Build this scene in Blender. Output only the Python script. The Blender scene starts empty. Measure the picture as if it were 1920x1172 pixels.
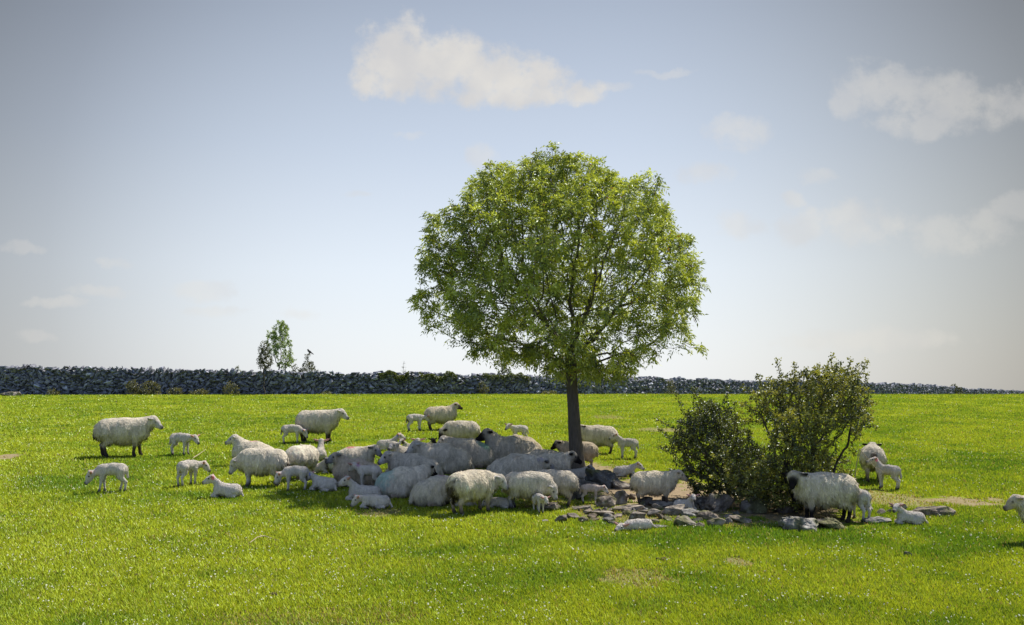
import bpy, bmesh, math, random
import numpy as np
from mathutils import Vector, Matrix, kdtree

random.seed(7)
RNG = np.random.default_rng(7)
S = bpy.context.scene
COL = S.collection
R = math.radians

# ------------------------------------------------------------------ camera
F_PX, CX, CY, HOR = 1867.0, 960.0, 586.0, 735.0
CAM_Z = 3.2
PITCH = math.atan((HOR - CY) / F_PX)
cam_d = bpy.data.cameras.new('camera')
cam = bpy.data.objects.new('camera', cam_d)
COL.objects.link(cam)
cam.location = (0, 0, CAM_Z)
cam.rotation_euler = (math.pi / 2 + PITCH, 0, 0)
cam_d.sensor_width = 36
cam_d.lens = 36 * F_PX / 1920
cam_d.clip_end = 5000
S.camera = cam

# ------------------------------------------------------------------ light
SUN_V = Vector((2.45, 2.3, 5.0)).normalized()
SUN_EL = math.asin(SUN_V.z)
SUN_AZ = math.atan2(SUN_V.x, SUN_V.y)
sd = bpy.data.lights.new('sun', 'SUN')
sd.energy = 5.0
sd.angle = R(0.5)
sd.color = (1.0, 0.94, 0.84)
sun = bpy.data.objects.new('sun', sd)
COL.objects.link(sun)
sun.rotation_euler = (-SUN_V).to_track_quat('-Z', 'Y').to_euler()
sun.location = (30, 25, 50)
S.view_settings.view_transform = 'Standard'
S.view_settings.look = 'None'
S.view_settings.gamma = 1
S.view_settings.exposure = 0.9
S.cycles.max_bounces = 6
S.cycles.transparent_max_bounces = 4
S.cycles.use_denoising = True


def pix_dir(u, v):
    a = (u - CX) / F_PX
    b = (CY - v) / F_PX
    c, s = math.cos(PITCH), math.sin(PITCH)
    return np.array([a, c - b * s, s + b * c])


class NT:
    """small helper to write node trees"""
    def __init__(self, tree):
        self.t = tree
        self.n = tree.nodes
        self.l = tree.links

    def new(self, kind, **kw):
        nd = self.n.new(kind)
        for k, v in kw.items():
            setattr(nd, k, v)
        return nd

    def put(self, sock, val):
        if hasattr(val, 'is_output') or isinstance(val, bpy.types.NodeSocket):
            self.l.new(val, sock)
        else:
            sock.default_value = val

    def math(self, op, a, b=0.0, c=0.0, clamp=False):
        nd = self.new('ShaderNodeMath', operation=op, use_clamp=clamp)
        for i, v in enumerate((a, b, c)):
            self.put(nd.inputs[i], v)
        return nd.outputs[0]

    def vec(self, op, a, b=(0, 0, 0), c=(0, 0, 0)):
        nd = self.new('ShaderNodeVectorMath', operation=op)
        self.put(nd.inputs[0], a)
        self.put(nd.inputs[1], b)
        if op == 'MULTIPLY_ADD':
            self.put(nd.inputs[2], c)
        return nd.outputs['Value'] if op in ('DOT_PRODUCT', 'LENGTH') else nd.outputs[0]

    def noise(self, vec, scale, detail=4, rough=0.55, color=False):
        nd = self.new('ShaderNodeTexNoise')
        nd.inputs['Scale'].default_value = scale
        nd.inputs['Detail'].default_value = detail
        nd.inputs['Roughness'].default_value = rough
        if vec is not None:
            self.l.new(vec, nd.inputs['Vector'])
        return nd.outputs['Color' if color else 'Fac']

    def mix(self, fac, a, b, blend='MIX'):
        nd = self.new('ShaderNodeMix', data_type='RGBA', blend_type=blend)
        self.put(nd.inputs[0], fac)
        for i, v in ((6, a), (7, b)):
            if isinstance(v, tuple) and len(v) == 3:
                v = v + (1,)
            self.put(nd.inputs[i], v)
        return nd.outputs[2]

    def ramp(self, fac, stops):
        nd = self.new('ShaderNodeValToRGB')
        cr = nd.color_ramp
        while len(cr.elements) < len(stops):
            cr.elements.new(0.5)
        for e, (p, c) in zip(cr.elements, stops):
            e.position = p
            e.color = c + (1,) if len(c) == 3 else c
        self.l.new(fac, nd.inputs[0])
        return nd.outputs[0]

    def smooth(self, v, lo, hi):
        nd = self.new('ShaderNodeMapRange', interpolation_type='SMOOTHSTEP')
        self.put(nd.inputs[0], v)
        nd.inputs[1].default_value = lo
        nd.inputs[2].default_value = hi
        return nd.outputs[0]


# ------------------------------------------------------------------ sky (world, by direction)
world = bpy.data.worlds.new('World')
S.world = world
world.use_nodes = True
w = NT(world.node_tree)
w.n.clear()
tc = w.new('ShaderNodeTexCoord')
sep = w.new('ShaderNodeSeparateXYZ')
w.l.new(tc.outputs['Generated'], sep.inputs[0])
dx, dy, dz = sep.outputs
dzc = w.math('MAXIMUM', dz, 0.004)
comb = w.new('ShaderNodeCombineXYZ')
w.l.new(dx, comb.inputs[0]); w.l.new(dy, comb.inputs[1]); w.l.new(dzc, comb.inputs[2])
sky = w.new('ShaderNodeTexSky', sky_type='NISHITA')
sky.sun_disc = False
sky.sun_elevation = SUN_EL
sky.sun_rotation = SUN_AZ
sky.air_density = 1.0
sky.dust_density = 1.6
sky.ozone_density = 1.0
w.l.new(comb.outputs[0], sky.inputs[0])
nish = w.vec('SCALE', sky.outputs[0])
nish.node.inputs['Scale'].default_value = 0.085
# thin summer haze: pale near the horizon, bluer above
haze = w.ramp(dzc, [(0.0, (0.585, 0.605, 0.62)), (0.12, (0.51, 0.55, 0.60)), (0.24, (0.375, 0.42, 0.49)),
                    (0.38, (0.25, 0.285, 0.345)), (0.6, (0.19, 0.25, 0.37)), (1.0, (0.17, 0.23, 0.36))])
base_sky = w.mix(0.85, nish, haze)
# vignette painted into the sky: brightest straight ahead, darker away from it
ahead = w.vec('DOT_PRODUCT', w.vec('NORMALIZE', w.vec('MULTIPLY', tc.outputs['Generated'], (1, 1, 0.9))), tuple(Vector((0.03, 1.0, 0.12)).normalized()))
vignette_fac = w.smooth(ahead, 0.80, 1.0)
base_sky = w.mix(1.0, base_sky, w.ramp(vignette_fac, [(0.0, (0.50, 0.485, 0.46)), (0.45, (0.72, 0.71, 0.70)), (1.0, (1.14, 1.14, 1.14))]), 'MULTIPLY')
# the sky is tinted warmer and duller towards the right
base_sky = w.mix(w.smooth(dx, 0.08, 0.50), base_sky, w.mix(1.0, base_sky, (0.78, 0.75, 0.69), 'MULTIPLY'))
# broken cloud added unseen behind the viewer, as fill light for the shade
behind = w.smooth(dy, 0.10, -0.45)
fill_bank = w.mix(w.smooth(w.noise(tc.outputs['Generated'], 4.0, 5, 0.6), 0.40, 0.62), (0.15, 0.23, 0.42), (0.31, 0.38, 0.53))
base_sky = w.mix(behind, base_sky, fill_bank)
# clouds
dyc = w.math('MAXIMUM', dy, 0.05)
px = w.math('DIVIDE', dx, dyc)
pz = w.math('DIVIDE', dz, dyc)
pc = w.new('ShaderNodeCombineXYZ')
w.l.new(px, pc.inputs[0]); w.l.new(pz, pc.inputs[1])
P = pc.outputs[0]
warp = w.vec('SUBTRACT', w.noise(P, 26.0, 5, 0.6, True), (0.5, 0.5, 0.5))
Pw = w.vec('MULTIPLY_ADD', warp, (0.030, 0.022, 0.0), P)
fbm = w.noise(P, 34.0, 8, 0.62)
fbm2 = w.noise(P, 11.0, 5, 0.55)


def cloud_field(blobs):
    acc = None
    for (u, v, ru, rv) in blobs:
        d = pix_dir(u, v)
        c = (d[0] / d[1], d[2] / d[1])
        rx, rz = ru / F_PX, rv / F_PX
        q = w.vec('MULTIPLY_ADD', Pw, (1 / rx, 1 / rz, 0), (-c[0] / rx, -c[1] / rz, 0))
        f = w.math('SUBTRACT', 1.0, w.vec('DOT_PRODUCT', q, q))
        acc = f if acc is None else w.math('SMOOTH_MAX', acc, f, 0.25)
    return acc


strong = cloud_field([(752, 105, 85, 82), (830, 125, 105, 72), (925, 140, 100, 62), (1010, 155, 75, 48), (1085, 172, 60, 28),
                      (960, 180, 150, 26), (735, 150, 72, 40)])
medium = cloud_field([(1385, 248, 72, 38), (1325, 325, 62, 26), (905, 292, 40, 30), (1660, 160, 100, 58), (1770, 185, 130, 62),
                      (1880, 195, 95, 55), (1730, 235, 110, 32), (1605, 420, 95, 52), (1510, 425, 60, 45), (1485, 372, 26, 18),
                      (1392, 425, 52, 34), (1600, 200, 52, 30)])
faint = cloud_field([(222, 494, 42, 12), (180, 546, 66, 15), (372, 545, 84, 24), (560, 589, 50, 15), (35, 464, 50, 14),
                     (110, 566, 70, 12), (400, 585, 70, 14), (65, 632, 50, 14), (670, 366, 34, 10), (770, 256, 34, 10),
                     (1250, 134, 80, 9), (1130, 165, 60, 14), (1640, 635, 190, 26), (1780, 440, 110, 46), (1850, 425, 70, 40), (1910, 385, 56, 32), (1540, 330, 50, 16)])
f_off = w.math('MULTIPLY_ADD', w.math('SUBTRACT', fbm, 0.5), 3.0, w.math('MULTIPLY', w.math('SUBTRACT', fbm2, 0.5), 1.2))
a1 = w.math('MULTIPLY', w.smooth(w.math('ADD', strong, f_off), -0.25, 0.95), 0.92)
a2 = w.math('MULTIPLY', w.smooth(w.math('ADD', medium, f_off), -0.15, 1.1), 0.44)
a3 = w.math('MULTIPLY', w.smooth(w.math('ADD', faint, f_off), -0.1, 1.1), 0.32)
alpha = w.math('MAXIMUM', a1, w.math('MAXIMUM', a2, a3))
alpha = w.math('MULTIPLY', alpha, w.smooth(dy, 0.1, 0.4))
cl_shade = w.noise(P, 15.0, 4, 0.5)
cloud_col = w.mix(w.smooth(cl_shade, 0.35, 0.65), (0.47, 0.455, 0.44), (0.56, 0.53, 0.48))
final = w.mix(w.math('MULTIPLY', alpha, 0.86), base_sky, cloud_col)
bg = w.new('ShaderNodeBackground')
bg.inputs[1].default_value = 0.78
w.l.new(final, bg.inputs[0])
wo = w.new('ShaderNodeOutputWorld')
w.l.new(bg.outputs[0], wo.inputs[0])


# ------------------------------------------------------------------ helpers
_perm = np.random.default_rng(3).permutation(256)
_perm = np.concatenate([_perm, _perm, _perm])
_val = np.random.default_rng(4).random(256)


def vnoise(p):
    """value noise 0..1 on an (N,3) array"""
    p = np.asarray(p, dtype=np.float64)
    i = np.floor(p).astype(np.int64)
    f = p - i
    f = f * f * (3 - 2 * f)
    i &= 255
    out = 0
    for a in (0, 1):
        wx = f[:, 0] if a else 1 - f[:, 0]
        ia = _perm[(i[:, 0] + a) & 255]
        for b in (0, 1):
            wy = f[:, 1] if b else 1 - f[:, 1]
            ib = _perm[(ia + i[:, 1] + b) & 255]
            for c in (0, 1):
                wz = f[:, 2] if c else 1 - f[:, 2]
                out = out + wx * wy * wz * _val[_perm[(ib + i[:, 2] + c) & 255]]
    return out


def fbm3(p, octaves=3):
    out, a, t = 0, 1.0, 0
    for k in range(octaves):
        out = out + a * vnoise(p * 2 ** k + 17.3 * k)
        t += a
        a *= 0.5
    return out / t


def n2(x, y, s, off=0.0, octaves=2):
    x = np.atleast_1d(np.asarray(x, float)); y = np.atleast_1d(np.asarray(y, float))
    return fbm3(np.stack([x / s + off, y / s + off * 0.7, np.full_like(x, off)], 1), octaves)


def smin(a, b, k):
    h = np.clip(0.5 + 0.5 * (b - a) / k, 0, 1)
    return b * (1 - h) + a * h - k * h * (1 - h)


# wall path in plan: (pixel column, distance, pixel row of its top)
WALL = [(-420, 60, 686), (-60, 61, 686), (120, 61, 690), (300, 61.5, 693), (500, 62, 697), (700, 64, 699), (900, 68, 703), (1100, 74, 707),
        (1300, 85, 712), (1450, 96, 716), (1640, 112, 719), (1730, 124, 722), (1800, 135, 728), (1900, 150, 734), (2050, 175, 738)]
WX = np.array([(u - CX) / F_PX * d for u, d, v in WALL])
WY = np.array([float(d) for u, d, v in WALL])
WTOP = np.array([CAM_Z + (HOR - v) / F_PX * d for u, d, v in WALL])


def G(x, y):
    """height of the field"""
    x = np.asarray(x, float); y = np.asarray(y, float)
    sh = np.broadcast(x, y).shape
    x = np.broadcast_to(x, sh).ravel(); y = np.broadcast_to(y, sh).ravel()
    z = smin(0.0509 * y, 3.2 - 0.0025 * y, 0.16)
    wy = np.interp(x, WX, WY)
    past = np.maximum(0, y - wy - 2)
    z = z - 0.10 * past
    z = z + 0.07 * (n2(x, y, 4.0, 5.1) - 0.5) * np.clip(1.6 - y / 50, 0, 1)
    return z.reshape(sh)


def at(u, v):
    """where the line of sight through a photo pixel meets the field"""
    d = pix_dir(u, v)
    t = np.linspace(5, 90, 1700)
    z = CAM_Z + d[2] * t
    g = G(d[0] * t, d[1] * t)
    k = int(np.argmax(z <= g))
    if k == 0:
        k = int(np.argmin(z - g))
        tt = t[k]
    else:
        h0, h1 = z[k - 1] - g[k - 1], z[k] - g[k]
        tt = t[k - 1] + (t[k] - t[k - 1]) * h0 / (h0 - h1)
    return Vector((d[0] * tt, d[1] * tt, float(G(d[0] * tt, d[1] * tt))))


def mesh_np(name, V, faces, nper, mat=None, col=None, smooth=False):
    """mesh from numpy arrays; faces (M,nper)"""
    me = bpy.data.meshes.new(name)
    V = np.ascontiguousarray(V, dtype=np.float32)
    Fc = np.ascontiguousarray(faces, dtype=np.int32)
    me.vertices.add(len(V))
    me.vertices.foreach_set('co', V.ravel())
    me.loops.add(Fc.size)
    me.loops.foreach_set('vertex_index', Fc.ravel())
    me.polygons.add(len(Fc))
    me.polygons.foreach_set('loop_start', np.arange(0, Fc.size, nper, dtype=np.int32))
    me.polygons.foreach_set('loop_total', np.full(len(Fc), nper, dtype=np.int32))
    me.polygons.foreach_set('use_smooth', np.full(len(Fc), smooth))
    if col is not None:
        ca = me.attributes.new('col', 'FLOAT_COLOR', 'POINT')
        c4 = np.ones((len(V), 4), np.float32)
        c4[:, :3] = col
        ca.data.foreach_set('color', c4.ravel())
    me.update(calc_edges=True)
    if mat:
        me.materials.append(mat)
    return me


def link(name, me, parent=None, loc=None, rotz=None):
    o = bpy.data.objects.new(name, me)
    COL.objects.link(o)
    if parent:
        o.parent = parent
    if loc is not None:
        o.location = loc
    if rotz is not None:
        o.rotation_euler = (0, 0, rotz)
    return o


def tag(o, label=None, cat=None, group=None, kind=None):
    if label: o['label'] = label
    if cat: o['category'] = cat
    if group: o['group'] = group
    if kind: o['kind'] = kind
    return o


def material(name):
    m = bpy.data.materials.new(name)
    m.use_nodes = True
    t = NT(m.node_tree)
    t.n.clear()
    out = t.new('ShaderNodeOutputMaterial')
    return m, t, out


def col_attr(t):
    a = t.new('ShaderNodeAttribute')
    a.attribute_name = 'col'
    return a.outputs['Color']


def leaf_mat(name, trans=0.4, gloss=0.06, up=0.0):
    m, t, out = material(name)
    c = col_attr(t)
    d = t.new('ShaderNodeBsdfDiffuse'); t.l.new(c, d.inputs[0])
    tr = t.new('ShaderNodeBsdfTranslucent')
    t.l.new(t.mix(1.0, c, (1.25, 1.15, 0.55), 'MULTIPLY'), tr.inputs[0])
    if up > 0:
        ge = t.new('ShaderNodeNewGeometry')
        nn = t.vec('NORMALIZE', t.vec('MULTIPLY_ADD', ge.outputs['Normal'], (1 - up,) * 3, (0, 0, up)))
        t.l.new(nn, d.inputs['Normal'])
    mx = t.new('ShaderNodeMixShader'); mx.inputs[0].default_value = trans
    t.l.new(d.outputs[0], mx.inputs[1]); t.l.new(tr.outputs[0], mx.inputs[2])
    g = t.new('ShaderNodeBsdfGlossy'); g.inputs['Roughness'].default_value = 0.45
    g.inputs[0].default_value = (0.8, 0.85, 0.9, 1)
    m2 = t.new('ShaderNodeMixShader'); m2.inputs[0].default_value = gloss
    t.l.new(mx.outputs[0], m2.inputs[1]); t.l.new(g.outputs[0], m2.inputs[2])
    t.l.new(m2.outputs[0], out.inputs[0])
    return m


def diffuse_mat(name, color_fn, rough=0.9, bump=None, spec=0.2):
    m, t, out = material(name)
    p = t.new('ShaderNodeBsdfPrincipled')
    p.inputs['Roughness'].default_value = rough
    p.inputs['Specular IOR Level'].default_value = spec
    ob = t.new('ShaderNodeTexCoord').outputs['Object']
    t.put(p.inputs['Base Color'], color_fn(t, ob))
    if bump:
        b = t.new('ShaderNodeBump')
        b.inputs['Strength'].default_value = bump[1]
        b.inputs['Distance'].default_value = bump[2]
        t.l.new(bump[0](t, ob), b.inputs['Height'])
        t.l.new(b.outputs[0], p.inputs['Normal'])
    t.l.new(p.outputs[0], out.inputs[0])
    return m


# ------------------------------------------------------------------ field
# bare / trodden patches: pixel centre, pixel half sizes, strength
PATCHES = [(1235, 925, 130, 36, 1.0), (1180, 960, 130, 24, 0.5), (1430, 945, 150, 40, 0.9), (1800, 940, 85, 10, 0.85), (1690, 938, 70, 14, 0.6),
           (1185, 1080, 70, 20, 0.5), (5, 857, 34, 6, 0.9), (1385, 1054, 24, 9, 0.6), (715, 962, 50, 9, 0.55), (1240, 806, 45, 4, 0.6),
           (640, 1160, 140, 20, 0.30), (1110, 890, 70, 26, 0.9), (480, 1165, 80, 18, 0.30), (1640, 930, 60, 16, 0.5), (1140, 782, 30, 4, 0.4),
           (1010, 940, 60, 14, 0.5)]
PATCH = []
for (u, v, ru, rv, s) in PATCHES:
    c = at(u, v)
    rx = ru / F_PX * c.y
    ry = abs(at(u, v - rv).y - at(u, v + rv).y) / 2
    PATCH.append((c.x, c.y, rx, ry, s))


def bare(x, y):
    b = np.zeros_like(x)
    nz = (n2(x, y, 0.38, 2.2, 3) - 0.5) * 3.4
    for (cx, cy, rx, ry, s) in PATCH:
        f = 1 - ((x - cx) / rx) ** 2 - ((y - cy) / ry) ** 2 + nz
        b = np.maximum(b, s * np.clip((f + 0.15) / 0.6, 0, 1))
    return b


def ground_mat():
    m, t, out = material('field_soil')
    ob = t.new('ShaderNodeTexCoord').outputs['Object']
    flat = t.vec('MULTIPLY', ob, (1, 1, 0))
    green = t.mix(t.noise(flat, 3.0, 5), (0.06, 0.105, 0.008), (0.13, 0.18, 0.012))
    green = t.mix(t.smooth(t.noise(flat, 0.5, 3), 0.4, 0.7), green, (0.17, 0.20, 0.016))
    nz = t.math('MULTIPLY', t.math('SUBTRACT', t.noise(flat, 2.6, 6, 0.65), 0.5), 4.5)
    acc = None
    for (cx, cy, rx, ry, s) in PATCH:
        q = t.vec('MULTIPLY_ADD', flat, (1 / rx, 1 / ry, 0), (-cx / rx, -cy / ry, 0))
        f = t.math('SUBTRACT', 1.0, t.vec('DOT_PRODUCT', q, q))
        f = t.math('MULTIPLY', t.smooth(t.math('ADD', f, nz), -0.15, 0.5), s)
        acc = f if acc is None else t.math('MAXIMUM', acc, f)
    soil = t.mix(t.noise(flat, 7.0, 6, 0.65), (0.10, 0.075, 0.045), (0.33, 0.26, 0.18))
    c = t.mix(acc, green, soil)
    d = t.new('ShaderNodeBsdfDiffuse')
    t.l.new(c, d.inputs[0])
    b = t.new('ShaderNodeBump'); b.inputs['Strength'].default_value = 0.7; b.inputs['Distance'].default_value = 0.05
    t.l.new(t.noise(flat, 16.0, 5, 0.6), b.inputs['Height'])
    t.l.new(b.outputs[0], d.inputs['Normal'])
    t.l.new(d.outputs[0], out.inputs[0])
    return m


gx = np.concatenate([np.linspace(-300, -42, 30), np.linspace(-40, 90, 261), np.linspace(94, 400, 30)])
gy = np.concatenate([np.linspace(-40, 6, 20), np.linspace(7, 72, 220), np.linspace(73, 180, 110), np.linspace(185, 700, 40)])
X, Y = np.meshgrid(gx, gy, indexing='ij')
Z = G(X, Y)
V = np.stack([X.ravel(), Y.ravel(), Z.ravel()], 1)
ni, nj = X.shape
I, J = np.meshgrid(np.arange(ni - 1), np.arange(nj - 1), indexing='ij')
q = (I * nj + J).ravel()
Fq = np.stack([q, q + nj, q + nj + 1, q + 1], 1)
tag(link('ground', mesh_np('ground', V, Fq, 4, ground_mat(), smooth=True)), kind='structure')


def field_points(n, y0=9.5, y1=64.0, p=1.35, half=0.72):
    """random points on the field, thinning with distance"""
    r = RNG.random(n)
    a, b = y0 ** (1 - p), y1 ** (1 - p)
    y = (a + r * (b - a)) ** (1 / (1 - p))
    x = (RNG.random(n) * 2 - 1) * (half * y + 3.0)
    return x, y


def build_grass():
    n = 1250000
    x, y = field_points(n, p=2.0)
    b = bare(x, y)
    keep = RNG.random(n) > b * 1.08
    wy = np.interp(x, WX, WY)
    keep &= y < wy - 0.4
    x, y, b = x[keep], y[keep], b[keep]
    n = len(x)
    z = G(x, y)
    tuft = n2(x, y, 0.45, 9.0, 2)
    h = (0.022 + 0.038 * RNG.random(n) + 0.065 * np.clip(tuft - 0.5, 0, 1)) * (1 - 0.5 * b)
    wdt = 0.0042 + 0.00045 * y + 0.002 * RNG.random(n)
    th = RNG.random(n) * 2 * np.pi
    lean = RNG.normal(0, 0.45, (n, 2)) + np.array([-0.15, -0.1])
    base = np.stack([x, y, z - 0.008], 1)
    side = np.stack([np.cos(th), np.sin(th), np.zeros(n)], 1) * wdt[:, None]
    tip = base + np.stack([lean[:, 0] * h, lean[:, 1] * h, h + 0.008], 1)
    V = np.empty((n, 3, 3))
    V[:, 0] = base - side
    V[:, 1] = base + side
    V[:, 2] = tip
    # blade colours: patches of lush and of sunburnt grass, plus single blades
    big = n2(x, y, 3.2, 1.0, 3)
    mid = n2(x, y, 0.8, 4.0, 2)
    k = np.clip((big - 0.5) * 1.7 + (mid - 0.5) * 1.4 + 0.5 + RNG.normal(0, 0.22, n), 0, 1)[:, None]
    lush = np.array([0.108, 0.207, 0.014]); yel = np.array([0.33, 0.405, 0.028])
    c = lush * (1 - k) + yel * k
    dry = (RNG.random(n) < 0.045 + 0.7 * b + 0.10 * np.clip(big - 0.55, 0, 1))[:, None]
    c = np.where(dry, np.array([0.30, 0.24, 0.10]) * (0.7 + 0.6 * RNG.random((n, 1))), c)
    c = c * (0.75 + 0.5 * RNG.random((n, 1)))
    cc = np.repeat(c, 3, axis=0)
    me = mesh_np('grass', V.reshape(-1, 3), np.arange(3 * n).reshape(-1, 3), 3, leaf_mat('grass_blade', 0.35, 0.03, 0.55), cc)
    tag(link('grass', me), kind='stuff')


build_grass()


def build_daisies():
    n = 32000
    x, y = field_points(n, p=1.25, y1=60)
    dens = n2(x, y, 1.6, 11.0, 2) * 0.6 + n2(x, y, 0.45, 13.0, 1) * 0.5
    keep = (RNG.random(n) < np.clip((dens - 0.50) * 2.6, 0.03, 0.8)) & (bare(x, y) < 0.25)
    x, y = x[keep], y[keep]
    n = len(x)
    z = G(x, y) + 0.045 + 0.035 * RNG.random(n)
    r = (0.005 + 0.006 * RNG.random(n)) * (1 + y / 65)
    K = 6
    V = np.empty((n, K + 1, 3))
    tx, ty = RNG.normal(-0.05, 0.35, n), RNG.normal(-0.35, 0.3, n)
    for i in range(K):
        a = 2 * np.pi * i / K
        ox, oy = np.cos(a) * r, np.sin(a) * r
        V[:, i] = np.stack([x + ox, y + oy, z - (tx * ox + ty * oy) - 0.003], 1)
    V[:, K] = np.stack([x, y, z + 0.006], 1)
    base = (np.arange(n) * (K + 1))[:, None]
    tris = np.concatenate([base + np.array([[i, (i + 1) % K, K]]) for i in range(K)], 0)
    c = np.array([0.50, 0.52, 0.40]) * (0.75 + 0.35 * RNG.random((n, 1)))
    me = mesh_np('daisies', V.reshape(-1, 3), tris, 3, leaf_mat('daisy_petal', 0.25, 0.0, 0.3), np.repeat(c, K + 1, 0))
    tag(link('daisies', me), kind='stuff')


build_daisies()


# ------------------------------------------------------------------ stones
def hull_template(rng, n=11, flat=1.0):
    bm = bmesh.new()
    for _ in range(n):
        p = rng.normal(0, 1, 3)
        p /= max(abs(p))
        p = p * (0.75 + 0.25 * rng.random(3))
        bm.verts.new(p * 0.5)
    res = bmesh.ops.convex_hull(bm, input=bm.verts)
    for g in [v for v in bm.verts if not v.link_faces]:
        bm.verts.remove(g)
    bmesh.ops.triangulate(bm, faces=bm.faces)
    bmesh.ops.recalc_face_normals(bm, faces=bm.faces)
    V = np.array([v.co[:] for v in bm.verts])
    bm.verts.index_update()
    T = np.array([[v.index for v in f.verts] for f in bm.faces])
    bm.free()
    return V, T


def stone_mat(name, lo, hi, attr=True, lich=0.5):
    def cf(t, ob):
        n = t.noise(ob, 5.0, 6, 0.65)
        c = t.mix(t.smooth(n, 0.3, 0.7), lo, hi)
        li = t.smooth(t.noise(ob, 13.0, 4, 0.6), 0.60, 0.70)
        c = t.mix(t.math('MULTIPLY', li, lich), c, (0.42, 0.42, 0.39))
        if attr:
            c = t.mix(1.0, c, col_attr(t), 'MULTIPLY')
        return c
    return diffuse_mat(name, cf, 0.92, (lambda t, ob: t.noise(ob, 9.0, 8, 0.7), 0.6, 0.06))


def build_wall():
    rng = np.random.default_rng(21)
    tmpl = [hull_template(rng, 12) for _ in range(40)]
    seg = np.hypot(np.diff(WX), np.diff(WY))
    cum = np.concatenate([[0], np.cumsum(seg)])
    L = cum[-1]
    VV, TT, CC, off = [], [], [], 0
    s = 0.0
    while s < L:
        x = np.interp(s, cum, WX); y = np.interp(s, cum, WY)
        k = min(np.searchsorted(cum, s, 'right') - 1, len(seg) - 1)
        ax = np.array([WX[k + 1] - WX[k], WY[k + 1] - WY[k], 0]) / seg[k]
        nr = np.array([ax[1], -ax[0], 0])
        zb = float(G(x, y)) - 0.15
        top = np.interp(s, cum, WTOP) + 0.20 * (vnoise(np.array([[s * 0.8, 3.3, 0]]))[0] - 0.5) + 0.14 * (vnoise(np.array([[s * 2.9, 7.3, 0]]))[0] - 0.5)
        zz = zb
        ang0 = (vnoise(np.array([[s * 0.35, 0.5, 9]]))[0] - 0.5) * 1.8
        while zz < top - 0.05:
            far = y / 56
            dl, dh, dd = 0.22 + 0.26 * rng.random(), 0.13 + 0.13 * rng.random(), 0.34 + 0.16 * rng.random()
            ang = ang0 + (vnoise(np.array([[s * 1.1, zz * 1.7, 2]]))[0] - 0.5) * 2.2 + rng.normal(0, 0.25)
            Vt, Tt = tmpl[rng.integers(40)]
            p = Vt * np.array([dl, dd, dh]) * (0.96 + 0.25 * rng.random())
            # tilt in the face of the wall, then a little twist
            ca, sa = np.cos(ang), np.sin(ang)
            p = np.stack([p[:, 0] * ca - p[:, 2] * sa, p[:, 1], p[:, 0] * sa + p[:, 2] * ca], 1)
            tw = rng.normal(0, 0.2)
            p = np.stack([p[:, 0] * np.cos(tw) - p[:, 1] * np.sin(tw), p[:, 0] * np.sin(tw) + p[:, 1] * np.cos(tw), p[:, 2]], 1)
            zc = min(zz + 0.08, top - 0.05)
            c0 = np.array([x, y, zc]) + nr * (rng.normal(0, 0.06) - 0.05) + ax * rng.normal(0, 0.08)
            p = c0 + p[:, :1] * ax + p[:, 1:2] * nr + p[:, 2:] * np.array([0, 0, 1.0])
            VV.append(p); TT.append(Tt + off); off += len(p)
            g = 0.5 + 0.75 * rng.random()
            if rng.random() < 0.08: g *= 1.7
            CC.append(np.repeat(np.array([[g * (0.97 + 0.06 * rng.random()), g, g * (1.0 + 0.07 * rng.random())]]), len(p), 0))
            zz += 0.10 + 0.04 * rng.random()
        s += 0.19 + 0.04 * rng.random()
    # hearting: smaller packed stones behind the face
    s = 0.0
    while s < L:
        x = np.interp(s, cum, WX); y = np.interp(s, cum, WY)
        k = min(np.searchsorted(cum, s, 'right') - 1, len(seg) - 1)
        ax = np.array([WX[k + 1] - WX[k], WY[k + 1] - WY[k], 0]) / seg[k]
        nr = np.array([ax[1], -ax[0], 0])
        zb = float(G(x, y)) - 0.1; top = np.interp(s, cum, WTOP) - 0.16
        zz = zb
        while zz < top:
            Vt, Tt = tmpl[rng.integers(40)]
            p = Vt * np.array([0.62, 0.26, 0.34])
            p = np.array([x, y, zz]) - nr * 0.2 + p[:, :1] * ax + p[:, 1:2] * nr + p[:, 2:] * np.array([0, 0, 1.0])
            VV.append(p); TT.append(Tt + off); off += len(p)
            CC.append(np.full((len(p), 3), 0.8))
            zz += 0.15
        s += 0.26
    me = mesh_np('dry_stone_wall', np.concatenate(VV), np.concatenate(TT), 3,
                 stone_mat('wall_limestone', (0.11, 0.118, 0.145), (0.31, 0.32, 0.36), lich=0.12), np.concatenate(CC))
    o = link('dry_stone_wall', me)
    tag(o, 'long dark grey dry stone wall of tilted slabs along the far edge of the field', 'wall')


build_wall()

ROCK_MAT = stone_mat('limestone', (0.075, 0.066, 0.06), (0.28, 0.25, 0.22))


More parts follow.
